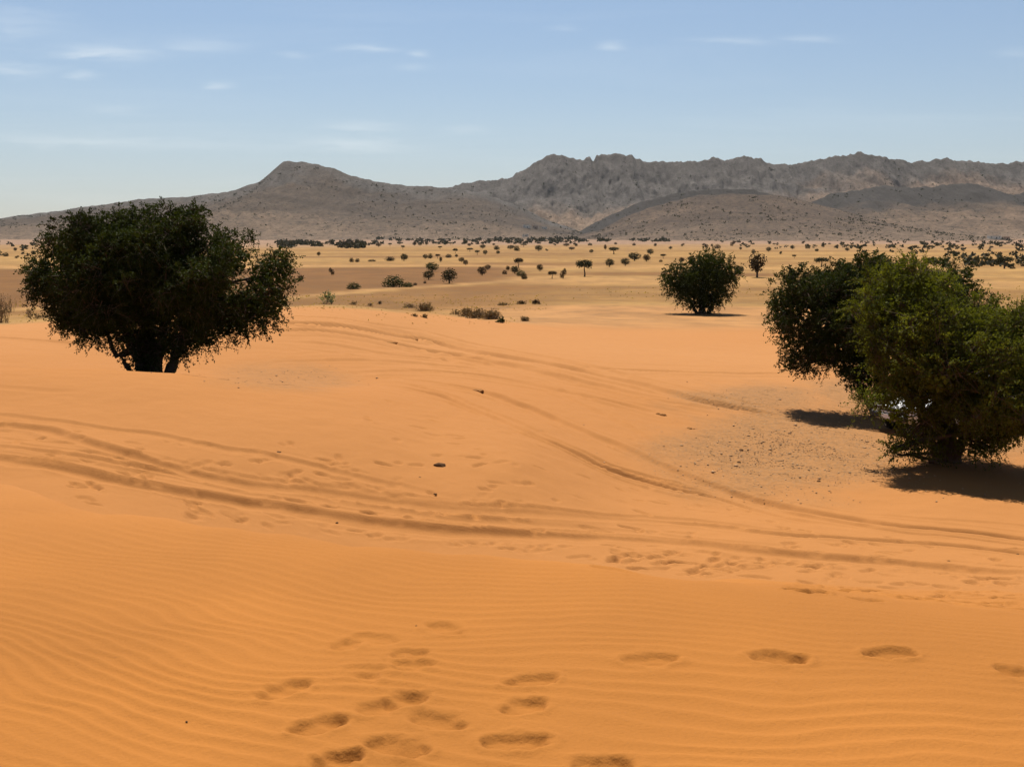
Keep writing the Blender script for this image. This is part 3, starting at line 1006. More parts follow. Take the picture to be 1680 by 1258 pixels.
def make_tree(name, label, base, lobes, stems, n_twig, per, leaf_L, leaf_W, lm, seed, droop=0.5, twig_len=(0.3, 0.65), n_core=3500, core=0.16, up=0.25, group=None, twigs=True):
    """lobes: (x,y,z,rx,ry,rz) in metres from the base; stems: list of paths from the base"""
    r = np.random.default_rng(seed)
    root = empty(name, base)
    tag(root, label, 'tree', group)
    # trunk and limbs
    main = stems[0]
    lob = np.array(lobes, float)
    def curve(pts, n=9):
        pts = np.array(pts, float)
        t = np.linspace(0, 1, len(pts))
        tt = np.linspace(0, 1, n)
        c = np.stack([np.interp(tt, t, pts[:, i]) for i in range(3)], 1)
        c[1:-1] = (c[:-2] + 2 * c[1:-1] + c[2:]) / 4
        c[1:] += r.normal(scale=0.025, size=c[1:].shape)
        return c
    for si, (pts, r0, r1) in enumerate(stems):
        c = curve(pts, 12)
        rr = np.linspace(r0, r1, len(c)) * (1 + 0.15 * r.normal(size=len(c)))
        rr[0] *= 1.35
        v, f = tubes([c], [rr], 9)
        mesh_obj('trunk' if si == 0 else 'stem', v, f, M_BARK, root, smooth=True)
    top = np.array(main[0][-1], float)
    for q in lob:
        src = np.array(stems[r.integers(len(stems))][0][-1], float) if r.random() < 0.5 else top
        a = src + r.normal(scale=0.05, size=3)
        b = q[:3] + r.normal(scale=0.12, size=3) * q[3:6]
        mid = (a + b) / 2 + r.normal(scale=0.15, size=3) + np.array([0, 0, 0.1])
        c = curve([a, mid, b], 8)
        L0 = 0.055 + 0.02 * r.random()
        v, f = tubes([c], [np.linspace(L0, 0.018, len(c))], 6)
        limb = mesh_obj('limb', v, f, M_BARK, root, smooth=True)
        ends = []
        for _ in range(9):
            e = q[:3] + unit(r.normal(size=3)) * q[3:6] * r.uniform(0.55, 0.82)
            s0 = c[r.integers(3, len(c))]
            ends.append(curve([s0, (s0 + e) / 2 + r.normal(scale=0.08, size=3), e], 5))
        v, f = tubes(ends, [np.linspace(0.018, 0.005, 5)] * len(ends), 4)
        mesh_obj('branches', v, f, M_BARK, limb, smooth=True)
    # twigs with leaves, gathered in tufts over the big lobes
    tuft = []
    cen = lob[:, :3].mean(0)
    for q in lob:
        m_t = int(6 + 26 * min(1.0, (q[3] * q[5]) / 2.0))
        for _ in range(m_t):
            dd = unit(r.normal(size=3) + 0.5 * unit(q[:3] - cen) * (r.random() < .6))
            rs = r.uniform(.22, .42) * (q[3] * q[4] * q[5]) ** (1 / 3)
            tuft.append(tuple(q[:3] + dd * q[3:6] * r.uniform(.62, .86)) + (rs * 1.1, rs * 1.1, rs * .9))
    p, out = crown_points(tuft, n_twig, r, 0.35)
    # tufts wholly inside the crown carry few leaves
    ins = np.ones(len(p)) * 9
    for q in lob:
        ins = np.minimum(ins, np.linalg.norm((p - q[:3]) / q[3:6], axis=1))
    kp = (ins > 0.62) | (r.random(len(p)) < 0.25)
    p, out = p[kp], out[kp]
    n = len(p)
    d0 = unit(out * 0.75 + np.array([0, 0, up]) + 0.55 * r.normal(size=(n, 3)))
    L = r.uniform(*twig_len, size=n)
    dr = droop * (0.3 + 0.9 * r.random(n))
    t = np.linspace(0.06, 1, per)[None, :, None] + r.normal(scale=0.03, size=(n, per, 1))
    pos = p[:, None] + d0[:, None] * t * L[:, None, None] + np.array([0, 0, -1]) * (t ** 2) * (dr * L)[:, None, None]
    tang = unit(d0[:, None] + np.array([0, 0, -2.0]) * t * dr[:, None, None])
    jit = r.normal(size=(n, per, 3))
    D = unit(tang * 0.7 + 0.75 * jit)
    pos = pos + 0.02 * r.normal(size=pos.shape)
    N = unit(r.normal(size=(n * per, 3)) + np.array([0, 0, 0.6]))
    m = n * per
    Lf = leaf_L * r.uniform(0.6, 1.3, m)
    Wf = leaf_W * r.uniform(0.6, 1.25, m)
    V1, F1 = leaf_quads(pos.reshape(-1, 3), D.reshape(-1, 3), N, Lf, Wf)
    # inner leaves that close the crown
    kk = r.choice(len(lob), size=n_core, p=(lob[:, 3] * lob[:, 4] * lob[:, 5]) / (lob[:, 3] * lob[:, 4] * lob[:, 5]).sum())
    pc = lob[kk, :3] + unit(r.normal(size=(n_core, 3))) * lob[kk, 3:6] * (0.70 * r.random(n_core) ** 0.45)[:, None]
    V2, F2 = leaf_quads(pc, unit(r.normal(size=(n_core, 3))), unit(r.normal(size=(n_core, 3))), core * r.uniform(0.6, 1.4, n_core), core * 0.42 * r.uniform(0.6, 1.3, n_core))
    parts_v, parts_f, mi = [V1, V2], [F1, F2 + len(V1)], [np.zeros(len(F1)), np.zeros(len(F2))]
    if twigs:
        sel = r.random(n) < 0.8
        ps, ds, Ls, drs = p[sel], d0[sel], L[sel], dr[sel]
        rad = 0.0065
        sd = unit(np.cross(ds, r.normal(size=ds.shape)))
        q0 = ps - ds * 0.15
        q1 = ps + ds * (0.55 * Ls)[:, None] + np.array([0, 0, -1]) * (0.30 * drs * Ls)[:, None]
        q2 = ps + ds * Ls[:, None] + np.array([0, 0, -1]) * (drs * Ls)[:, None]
        Vt = np.stack([q0 - sd * rad, q0 + sd * rad, q1 + sd * rad * .8, q1 - sd * rad * .8, q2 + sd * rad * .5, q2 - sd * rad * .5], 1).reshape(-1, 3)
        b = np.arange(len(ps))[:, None] * 6
        Ft = np.concatenate([b + np.array([[0, 1, 2, 3]]), b + np.array([[3, 2, 4, 5]])], 0)
        parts_f.append(Ft + len(V1) + len(V2))
        parts_v.append(Vt)
        mi.append(np.ones(len(Ft)))
    mesh_obj('crown', np.concatenate(parts_v), np.concatenate(parts_f), [lm, M_BARK], root, mat_idx=np.concatenate(mi))
    return root


def lobes_px(spec, u0, vb, Y):
    """crown lobes given as photo offsets (u, v, ru, rv, depth offset in m, depth radius m) -> metres from the base"""
    k = Y / FPX
    out = []
    for (u, v, ru, rv, dy, ry) in spec:
        out.append(((u - u0) * k, dy, (vb - v) * k, ru * k * 0.95, ry * 0.95, rv * k * 0.94))
    return out


def ground_z(x, y):
    return float(height(np.array([x]), np.array([y]))[0])


# left tree, behind the dune crest
YL = 28.5
ux = 245
xL = (ux - 840) / FPX * YL
zL = ground_z(xL, YL)
vbL = V0 - zL * FPX / YL
specL = [(245, 430, 120, 80, 0.0, 1.9), (110, 440, 60, 58, 0.2, 1.2), (92, 465, 34, 42, -0.5, 0.9), (150, 405, 62, 48, -0.6, 1.1), (205, 385, 60, 40, 0.5, 1.2),
         (295, 375, 58, 40, 0.1, 1.2), (318, 362, 34, 28, -0.4, 0.9), (375, 425, 62, 45, -0.4, 1.3), (440, 455, 46, 50, 0.1, 1.1), (420, 500, 50, 42, -0.7, 0.9),
         (140, 495, 60, 46, -0.3, 1.1), (200, 520, 62, 42, -1.0, 0.9), (300, 520, 75, 42, -1.0, 0.9), (350, 500, 62, 52, 0.6, 1.2), (250, 555, 42, 26, 0.0, 0.7),
         (335, 553, 24, 22, -0.2, 0.4), (215, 470, 90, 60, -1.4, 0.9), (330, 460, 85, 60, -1.4, 0.9), (440, 500, 30, 30, 0.4, 0.6), (175, 538, 48, 26, -0.3, 0.8), (255, 572, 50, 20, -0.3, 0.6), (330, 548, 52, 26, -0.3, 0.8), (385, 532, 40, 26, 0.0, 0.7),
         (215, 560, 34, 24, 0.2, 0.6), (120, 520, 36, 26, 0.1, 0.8), (242, 588, 34, 14, -0.3, 0.45), (300, 572, 34, 18, -0.3, 0.5)]
stL = [([(0.05, 0, -0.25), (0.0, 0.05, 0.35), (-0.05, 0.1, 0.9), (0, 0.1, 1.5)], 0.24, 0.13),
       ([(-0.12, -0.1, -0.25), (-0.22, -0.15, 0.4), (-0.5, -0.2, 1.1), (-0.95, -0.1, 1.8)], 0.16, 0.07),
       ([(0.30, -0.1, -0.25), (0.52, -0.15, 0.28), (0.70, -0.15, 0.75), (1.15, 0, 1.5)], 0.15, 0.06),
       ([(0.12, -0.15, -0.25), (0.22, -0.2, 0.5), (0.35, -0.2, 1.2), (0.6, -0.1, 1.9)], 0.14, 0.06),
       ([(-0.30, 0.0, -0.15), (-0.52, 0.0, 0.14), (-0.58, 0.0, 0.36), (-0.72, 0.02, 0.52)], 0.09, 0.035),
       ([(-0.2, 0.2, -0.25), (-0.3, 0.3, 0.5), (-0.3, 0.6, 1.3), (-0.2, 0.9, 1.9)], 0.14, 0.06)]
make_tree('tree', 'broad dark spreading tree with drooping skirts at left, its foot behind the dune crest', (xL, YL, zL), lobes_px(specL, ux, vbL, YL), stL,
          9200, 23, 0.056, 0.0165, M_LEAF, 11, droop=0.45, twig_len=(0.13, 0.33), n_core=16000, core=0.10, up=0.12)

# near right tree
YN = 26.6
uN = 1562
xN = (uN - 840) / FPX * YN
zN = ground_z(xN, YN)
vbN = V0 - zN * FPX / YN
specN = [(1475, 472, 54, 46, -0.1, 1.0), (1430, 502, 40, 40, -0.5, 0.8), (1520, 474, 46, 38, 0.2, 1.0), (1432, 560, 40, 40, -0.7, 0.8), (1500, 545, 62, 52, -1.1, 1.0),
         (1578, 524, 52, 44, -0.7, 1.1), (1640, 534, 54, 46, 0.2, 1.2), (1700, 550, 60, 52, -0.2, 1.3), (1755, 595, 58, 58, 0.0, 1.2), (1560, 592, 74, 56, -1.6, 0.9),
         (1640, 604, 70, 56, -1.3, 1.0), (1720, 634, 66, 52, -0.5, 1.1), (1470, 615, 48, 38, -0.8, 0.8), (1520, 652, 56, 40, -0.9, 0.9), (1600, 662, 66, 40, -1.0, 0.9),
         (1680, 682, 56, 36, -0.3, 0.9), (1478, 682, 40, 26, -0.4, 0.6), (1545, 702, 46, 22, -0.2, 0.7), (1625, 707, 48, 20, -0.3, 0.7), (1470, 730, 30, 18, -0.6, 0.5),
         (1442, 655, 32, 26, -0.3, 0.6), (1580, 600, 95, 66, 0.7, 1.6), (1520, 728, 44, 16, -0.5, 0.5), (1592, 732, 44, 13, -0.6, 0.5), (1645, 726, 40, 15, -0.2, 0.5), (1575, 645, 60, 40, -2.2, 0.8), (1500, 600, 46, 38, -1.9, 0.7), (1660, 640, 50, 40, -2.0, 0.8)]
stN = [([(0.0, 0, -0.2), (0.02, 0.0, 0.4), (0.0, 0.05, 0.9), (0.0, 0.1, 1.6)], 0.27, 0.15),
       ([(-0.12, 0.05, -0.2), (-0.3, 0.1, 0.5), (-0.6, 0.0, 1.1), (-0.9, -0.1, 1.9)], 0.13, 0.06),
       ([(0.12, 0.0, -0.2), (0.35, 0.0, 0.5), (0.6, 0.0, 1.2), (1.0, 0.1, 1.9)], 0.13, 0.06),
       ([(-0.15, -0.1, -0.2), (-0.5, -0.3, 0.1), (-0.9, -0.5, 0.22), (-1.3, -0.7, 0.3)], 0.06, 0.025)]
make_tree('tree', 'nearest tree at right edge, fresh green feathery crown over a round dark shadow', (xN, YN, zN), lobes_px(specN, uN, vbN, YN), stN,
          9200, 24, 0.055, 0.0150, M_LEAF_FRESH, 23, droop=0.25, twig_len=(0.18, 0.46), n_core=13000, core=0.10, up=0.35)

# middle right tree, behind it
YM = 35.5
uM = 1452
xM = (uM - 840) / FPX * YM
zM = ground_z(xM, YM)
vbM = V0 - zM * FPX / YM
specM = [(1430, 510, 120, 72, 0.3, 2.2), (1310, 490, 58, 48, 0.0, 1.2), (1285, 510, 36, 36, -0.5, 0.9), (1345, 485, 50, 36, 0.4, 1.1), (1325, 565, 50, 26, 0.1, 0.9), (1310, 600, 26, 15, 0.1, 0.5), (1410, 460, 56, 40, 0.2, 1.3),
         (1380, 520, 60, 40, -1.0, 1.0), (1480, 470, 60, 48, 0.4, 1.4), (1570, 465, 45, 36, 0.4, 1.3), (1560, 510, 62, 60, 0.0, 1.4), (1335, 575, 50, 22, -0.3, 0.8),
         (1295, 590, 24, 16, -0.4, 0.4), (1400, 585, 60, 34, -0.5, 1.0), (1470, 600, 70, 34, -0.2, 1.2), (1420, 618, 44, 20, 0.0, 0.7), (1540, 590, 60, 40, 0.2, 1.2), (1360, 545, 62, 34, -0.6, 1.0), (1340, 590, 44, 20, 0.3, 0.7), (1400, 560, 60, 36, 0.2, 1.2),
         (1450, 640, 50, 22, -0.3, 0.7), (1390, 606, 36, 20, -0.6, 0.6), (1300, 535, 40, 28, 0.2, 0.9)]
stM = [([(0.0, 0, -0.2), (0.02, 0.0, 0.4), (-0.1, 0.05, 0.9), (0.0, 0.1, 1.5)], 0.26, 0.14),
       ([(-0.15, 0, -0.2), (-0.4, 0.05, 0.5), (-0.8, 0.0, 1.1), (-1.3, 0.0, 1.8)], 0.13, 0.05),
       ([(0.15, 0, -0.2), (0.5, 0.05, 0.6), (1.0, 0.0, 1.3), (1.6, 0.0, 2.0)], 0.15, 0.06)]
make_tree('tree', 'dark spreading tree half hidden behind the nearest tree, shadow pool to its left', (xM, YM, zM), lobes_px(specM, uM, vbM, YM), stM,
          7000, 20, 0.068, 0.020, M_LEAF, 37, droop=0.4, twig_len=(0.16, 0.42), n_core=11000, core=0.12, up=0.2)

# lone round tree out on the plain
YF = 94.0
uF = 1152
xF = (uF - 840) / FPX * YF
zF = ground_z(xF, YF)
vbF = V0 - zF * FPX / YF
specF = [(1155, 462, 48, 40, 0, 2.2), (1160, 432, 36, 22, 0, 1.6), (1115, 455, 30, 28, -0.5, 1.3), (1180, 450, 30, 34, -0.3, 1.5), (1130, 480, 36, 20, -0.5, 1.5),
         (1165, 488, 34, 18, -0.5, 1.4), (1150, 502, 22, 9, 0, 1.0), (1105, 470, 20, 18, 0.2, 0.9)]
stF = [([(0.0, 0, -0.2), (0.05, 0.0, 0.4), (0, 0.05, 0.8), (0.0, 0.1, 1.4)], 0.30, 0.16),
       ([(-0.3, 0, -0.2), (-0.6, 0.05, 0.4), (-0.9, 0.0, 0.9), (-1.2, 0.0, 1.5)], 0.16, 0.08),
       ([(0.4, 0, -0.2), (0.7, 0.05, 0.4), (0.9, 0.0, 0.9), (1.3, 0.0, 1.6)], 0.16, 0.08)]
make_tree('tree', 'lone round tree with a clear oval shadow where the sand meets the plain', (xF, YF, zF), lobes_px(specF, uF, vbF, YF), stF,
          3000, 14, 0.13, 0.036, M_LEAF, 41, droop=0.5, twig_len=(0.25, 0.6), n_core=5000, core=0.18, up=0.2, twigs=False)

# ------------------------------------------------------------------ smaller trees of the plain: a few kinds, then one object each
def small_tree(kind, seed):
    """unit tree: about 1 m wide and 1 m tall, returns (trunk mesh, crown mesh)"""
    r = np.random.default_rng(seed)
    if kind == 'round':
        lob = [(0, 0, .55, .46, .46, .42), (-.2, 0, .5, .28, .3, .28), (.22, .05, .6, .26, .3, .3)]
    elif kind == 'umbrella':
        lob = [(0, 0, .82, .5, .45, .17), (-.25, 0, .75, .25, .3, .15), (.25, .1, .72, .25, .3, .16)]
    elif kind == 'bush':
        lob = [(0, 0, .42, .46, .46, .5), (-.28, 0, .3, .24, .3, .32), (.3, .05, .28, .24, .3, .3)]
    elif kind == 'tall':
        lob = [(0, 0, .68, .44, .44, .32), (-.22, 0, .58, .26, .3, .25), (.2, .05, .55, .28, .3, .28), (0, 0, .4, .25, .25, .15)]
    else:  # two-lobed
        lob = [(-.2, 0, .4, .32, .32, .36), (.2, .05, .68, .3, .3, .28)]
    n = 1000
    p, out = crown_points(lob, n, r, 0.4)
    p = p + 0.05 * r.normal(size=p.shape)
    D = unit(0.25 * out + 0.8 * r.normal(size=out.shape))
    V, F = leaf_quads(p, D, unit(r.normal(size=p.shape)), r.uniform(.05, .11, len(p)), r.uniform(.02, .042, len(p)))
    V[:, 2] = np.maximum(V[:, 2], 0.02)
    tv, tf = tubes([np.array([(0, 0, -.05), (.02, 0, .2), (-.02, .01, .45), (0, 0, .7)])], [np.array([.06, .045, .035, .02])], 6)
    return tv, tf, V, F


PROTO = {}
for i_, kd in enumerate(['round', 'umbrella', 'bush', 'tall', 'double']):
    for vv_ in range(3):
        tv, tf, cv, cf = small_tree(kd, 100 + i_ * 7 + vv_)
        tm = mesh_obj('trunk', tv, tf, M_BARK)
        PROTO[kd, vv_] = [tm.data]
        bpy.data.objects.remove(tm)
        for lm in (M_LEAF_FAR, M_LEAF_BROWN, M_LEAF):
            cm_ = mesh_obj('crown', cv, cf, lm)
            PROTO[kd, vv_].append(cm_.data)
            bpy.data.objects.remove(cm_)
_cnt = [0]


def put_tree(u, vb, w, h, kind, leaf, label, group=None, name='tree', cat='tree'):
    p = hit([u], [vb], 60.0, 1500.0, 1500)[0]
    Y = p[1]
    k = Y / FPX
    _cnt[0] += 1
    r = random.Random(_cnt[0] * 13 + 5)
    root = empty(name, (p[0], Y, ground_z(p[0], Y) - 0.02), r.uniform(0, 6.28))
    s = w * k
    root.scale = (s, s * r.uniform(0.85, 1.1), h * k)
    tag(root, label, cat, group)
    pr = PROTO[kind, r.randrange(3)]
    for nm, me in (('trunk', pr[0]), ('crown', pr[1 + leaf])):
        o = bpy.data.objects.new(nm, me)
        col.objects.link(o)
        o.parent = root
    return root


NAMED = [
    (1242, 455, 32, 39, 'tall', 1, 'brownish upright tree with a bare trunk just right of the lone round tree'),
    (1213, 449, 16, 13, 'round', 0, 'small dark tree peeping out behind the lone round tree'),
    (1348, 438, 23, 15, 'umbrella', 0, 'flat topped small tree standing alone above the right hand trees'),
    (959, 454, 26, 27, 'umbrella', 0, 'umbrella tree with a pale trunk and dark shade strip at mid plain'),
    (924, 457, 11, 17, 'double', 1, 'narrow brown tree just left of the pale trunked umbrella tree'),
    (906, 457, 14, 12, 'umbrella', 1, 'small brown flat topped tree with a thin stem, third left of the umbrella tree'),
    (886, 445, 11, 12, 'round', 1, 'small dark tree alone between the green clump and the umbrella tree'),
    (845, 449, 17, 13, 'round', 0, 'dark upper left tree of the green diagonal clump at mid plain'),
    (855, 453, 15, 11, 'bush', 2, 'fresh green tree in the middle of the diagonal clump at mid plain'),
    (860, 458, 12, 10, 'bush', 1, 'dark brown bush at the lower right end of the diagonal clump'),
    (851, 439, 15, 15, 'umbrella', 1, 'flat topped brown tree standing right above the green diagonal clump'),
    (828, 450, 8, 8, 'bush', 1, 'lower bush of a brown pair left of the diagonal clump'),
    (833, 444, 8, 8, 'round', 1, 'upper bush of a brown pair left of the diagonal clump'),
    (791, 452, 16, 15, 'round', 1, 'dark brown tree with a smaller companion right of the big dark round tree'),
    (800, 443, 11, 9, 'round', 1, 'small crown leaning out at upper right of a dark brown tree'),
    (737, 465, 29, 25, 'round', 0, 'largest dark round tree on the brown field left of centre'),
    (709, 446, 21, 16, 'round', 2, 'greenish upper tree of the pair beside the largest round tree'),
    (703, 459, 19, 16, 'round', 0, 'dark lower tree of the pair beside the largest round tree'),
    (697, 465, 7, 5, 'bush', 1, 'tiny bush at the foot of the stacked pair of trees'),
    (681, 468, 8, 5, 'bush', 1, 'tiny bush between the long green thicket and the stacked pair'),
    (645, 471, 36, 21, 'bush', 2, 'long green thicket hugging the ground on the brown field'),
    (668, 471, 22, 9, 'bush', 2, 'low tail of shrubs at the right end of the long green thicket'),
    (580, 474, 24, 12, 'bush', 2, 'low green bush on the brown field, left of the long thicket'),
    (544, 451, 9, 12, 'double', 1, 'small lollipop tree alone on the brown field near the left tree'),
    (493, 462, 10, 11, 'round', 1, 'small dark bush touching the right side of the broad left tree'),
    (523, 420, 7, 7, 'round', 1, 'single dark dot of a tree on the straw strip near the left tree'),
    (663, 428, 14, 12, 'round', 0, 'roundest tree of the row on the straw strip left of centre'),
    (640, 428, 17, 8, 'bush', 1, 'low wide bush of the row on the straw strip left of centre'),
    (610, 429, 13, 4, 'bush', 1, 'flattest shrub of the row on the straw strip left of centre'),
    (577, 430, 9, 8, 'bush', 1, 'left bush of the touching twins on the straw strip'),
    (586, 430, 9, 7, 'bush', 1, 'right bush of the touching twins on the straw strip'),
    (1000, 438, 17, 14, 'round', 0, 'round green tree at the left front of the group left of the lone tree'),
    (1026, 436, 16, 13, 'round', 0, 'second green tree from the left in the front row by the lone tree'),
    (1041, 428, 21, 14, 'round', 0, 'widest green tree of the group left of the lone round tree'),
    (1061, 429, 13, 12, 'round', 1, 'brown lower tree of the stacked pair left of the lone tree'),
    (1067, 418, 13, 10, 'round', 0, 'upper tree of the stacked pair left of the lone tree'),
    (1007, 417, 19, 11, 'umbrella', 0, 'spreading green tree standing apart at the back of the group'),
    (1088, 424, 10, 7, 'umbrella', 1, 'small flat crowned tree just above the left shoulder of the lone tree'),
    (1084, 430, 6, 5, 'bush', 1, 'tiny bush under a small flat crowned tree left of the lone tree'),
    (1118, 431, 10, 9, 'round', 1, 'small dark tree touching the top left of the lone round tree'),
    (1133, 429, 13, 9, 'round', 0, 'small dark tree partly behind the top of the lone round tree'),
    (1648, 441, 26, 20, 'umbrella', 0, 'dark tree sticking out below the tree belt at the right edge'),
    (1661, 441, 9, 5, 'bush', 1, 'low dark bush right of the tree jutting from the right tree belt'),
    (884, 412, 13, 10, 'round', 0, 'dark bushy tree on the pale straw field straight above the green clump'),
    (757, 430, 10, 8, 'round', 1, 'upper left bush of a slanting dark pair near mid plain'),
    (764, 435, 10, 9, 'round', 1, 'lower right bush of a slanting dark pair near mid plain'),
]
TINY = [(698, 425, 9, 8), (706, 424, 9, 9), (718, 424, 8, 7), (723, 430, 6, 9), (736, 423, 11, 7), (747, 416, 8, 8), (749, 422, 6, 5), (722, 409, 8, 5),
        (661, 409, 7, 6), (680, 403, 7, 6), (689, 403, 8, 5), (700, 402, 6, 6), (731, 402, 7, 5), (739, 402, 6, 4), (621, 405, 10, 7), (640, 404, 6, 5),
        (771, 413, 10, 6), (783, 418, 10, 7), (792, 408, 10, 7), (796, 418, 8, 8), (815, 410, 11, 8), (817, 417, 7, 6), (838, 409, 13, 7), (848, 412, 10, 10),
        (859, 405, 10, 5), (884, 400, 7, 5), (897, 412, 5, 4), (910, 403, 5, 4), (929, 399, 6, 5), (929, 404, 11, 5), (944, 404, 8, 6), (938, 410, 11, 5),
        (968, 403, 7, 5), (970, 415, 7, 6), (993, 410, 6, 9), (1157, 406, 10, 7), (1168, 405, 5, 5), (1177, 408, 11, 8), (1202, 404, 8, 9), (1184, 398, 6, 4),
        (1261, 413, 9, 8), (1236, 416, 8, 8), (1281, 417, 6, 5), (1300, 409, 9, 7), (1303, 424, 7, 6), (1325, 408, 8, 7), (1350, 404, 6, 5), (1372, 407, 8, 6),
        (1390, 412, 8, 6), (1270, 403, 5, 4), (1318, 400, 6, 5), (1215, 410, 5, 5), (25, 412, 8, 6), (55, 418, 9, 7), (10, 421, 8, 8), (28, 424, 7, 5),
        (560, 406, 9, 6), (590, 404, 7, 5), (605, 403, 6, 5), (770, 404, 7, 5), (810, 403, 6, 4), (655, 401, 8, 5), (715, 400, 6, 4), (866, 398, 7, 4),
        (1010, 401, 6, 4), (1040, 403, 7, 5), (1075, 404, 7, 5), (1100, 409, 7, 5), (1120, 404, 6, 5), (1415, 408, 8, 6), (1340, 413, 7, 5)]
for (u_, v_, w_, h_, kd, lf, lab) in NAMED:
    low = kd == 'bush'
    put_tree(u_, v_, w_, h_, kd, lf, lab, 'trees and bushes dotted over the plain', 'bush' if low else 'tree', 'bush' if low else 'tree')
ORD = ['first', 'second', 'third', 'fourth', 'fifth', 'sixth', 'seventh', 'eighth', 'ninth', 'tenth', 'eleventh', 'twelfth', 'thirteenth']
ZONES = [(-50, 120, 'left of the broad left tree'), (480, 670, 'right of the broad left tree'), (670, 765, 'above the stacked pair'), (765, 870, 'above the green diagonal clump'),
         (870, 1000, 'above the umbrella tree'), (1000, 1135, 'behind the lone round tree'), (1135, 1230, 'over the lone round tree'), (1230, 1330, 'above the brownish upright tree'),
         (1330, 1700, 'above the right hand trees')]
_zone = {}
for t_ in sorted(TINY):
    zn = [z[2] for z in ZONES if z[0] <= t_[0] < z[1]][0]
    bn = 'in the topmost row' if t_[1] < 405 else ('in the middle row' if t_[1] < 414 else 'in the lowest row')
    _zone.setdefault((zn, bn), []).append(t_)
for (zn, bn), lst in _zone.items():
    for q_, (u_, v_, w_, h_) in enumerate(lst):
        put_tree(u_, v_, w_, h_, random.choice(['round', 'umbrella', 'bush', 'double', 'round']), random.choice([0, 0, 1]),
                 'tiny dark tree %s %s%s' % (zn, bn, (', %s from left' % ORD[q_]) if len(lst) > 1 else ''), 'tiny scattered trees of the far plain')


def speckles(name, pts, sizes, mat, label, seed, cat='scrub', flat=0.75, per=6):
    """many low bushes as one mass: each a tuft of leaf faces"""
    r = np.random.default_rng(seed)
    n = len(pts)
    d = unit(r.normal(size=(n, per, 3)))
    d[..., 2] = np.abs(d[..., 2]) * flat
    s = np.asarray(sizes)[:, None, None]
    c = np.asarray(pts)[:, None] + d * s * 0.42 * np.array([1, 1, 0.8])
    D = unit(r.normal(size=(n * per, 3)))
    V, F = leaf_quads(c.reshape(-1, 3), D, unit(r.normal(size=(n * per, 3))), np.repeat(sizes, per) * r.uniform(.45, .8, n * per), np.repeat(sizes, per) * r.uniform(.2, .36, n * per))
    o = mesh_obj(name, V, F, mat)
    return tag(o, label, cat, None, 'stuff')


# far belts of trees at the foot of the hills (a mass, not countable)
def belt(us, vs, n, size_px, seed):
    r = np.random.default_rng(seed)
    uu = r.uniform(us[0], us[1], n)
    vv = r.uniform(vs[0], vs[1], n)
    keep = fbm(uu * 0.03, vv * 0.15, seed * 1.7, 3) > -0.05
    P = hit(uu[keep], vv[keep], 150, 1700, 900)
    sz = r.uniform(*size_px, size=len(P)) * P[:, 1] / FPX
    return P, sz


bl = [belt((-60, 130), (404, 424), 70, (6, 10), 1), belt((455, 600), (398, 408), 200, (6, 11), 2), belt((580, 960), (393, 401), 260, (5, 9), 3),
      belt((800, 1110), (392, 397), 170, (5, 10), 4), belt((1380, 1740), (400, 418), 170, (5, 9), 5), belt((1500, 1760), (418, 434), 110, (7, 13), 6),
      belt((1200, 1700), (397, 409), 160, (4, 8), 7), belt((1585, 1780), (428, 440), 60, (11, 17), 9), belt((470, 620), (396, 404), 120, (4, 8), 11), belt((-100, 60), (396, 404), 60, (5, 9), 8)]
P_ = np.concatenate([b[0] for b in bl])
S_ = np.concatenate([b[1] for b in bl])
P_[:, 2] += S_ * 0.15
speckles('tree_belt', P_, S_ * 0.72, M_LEAF_BELT, 'dark belts of trees along the foot of the hills', 77, 'woodland', per=14)

# scrub on the hill slopes
pts, szs = [], []
r_ = np.random.default_rng(5)
for hi_, (G, rk_) in enumerate(HILLS):
    n0, n1 = rk_.shape
    cnt = [4600, 1600, 500, 2400, 3000][hi_]
    ii = r_.integers(1, n0 - 2, cnt * 2)
    jj = r_.integers(1, n1 - 2, cnt * 2)
    ok = (fbm(jj * 0.03, ii * 0.06, hi_ * 3.3, 3) > -0.15) & (r_.random(cnt * 2) < 0.62)
    q = G[ii[ok], jj[ok]] + r_.normal(scale=2.0, size=(ok.sum(), 3)) * np.array([1, 0.4, 0.1])
    pts.append(q)
    szs.append((1.4 + 3.6 * r_.random(len(q)) ** 2.2) * q[:, 1] / 2200)
speckles('scrub', np.concatenate(pts), np.concatenate(szs), M_LEAF_FAR, 'dark scrub speckling the hill slopes', 78)


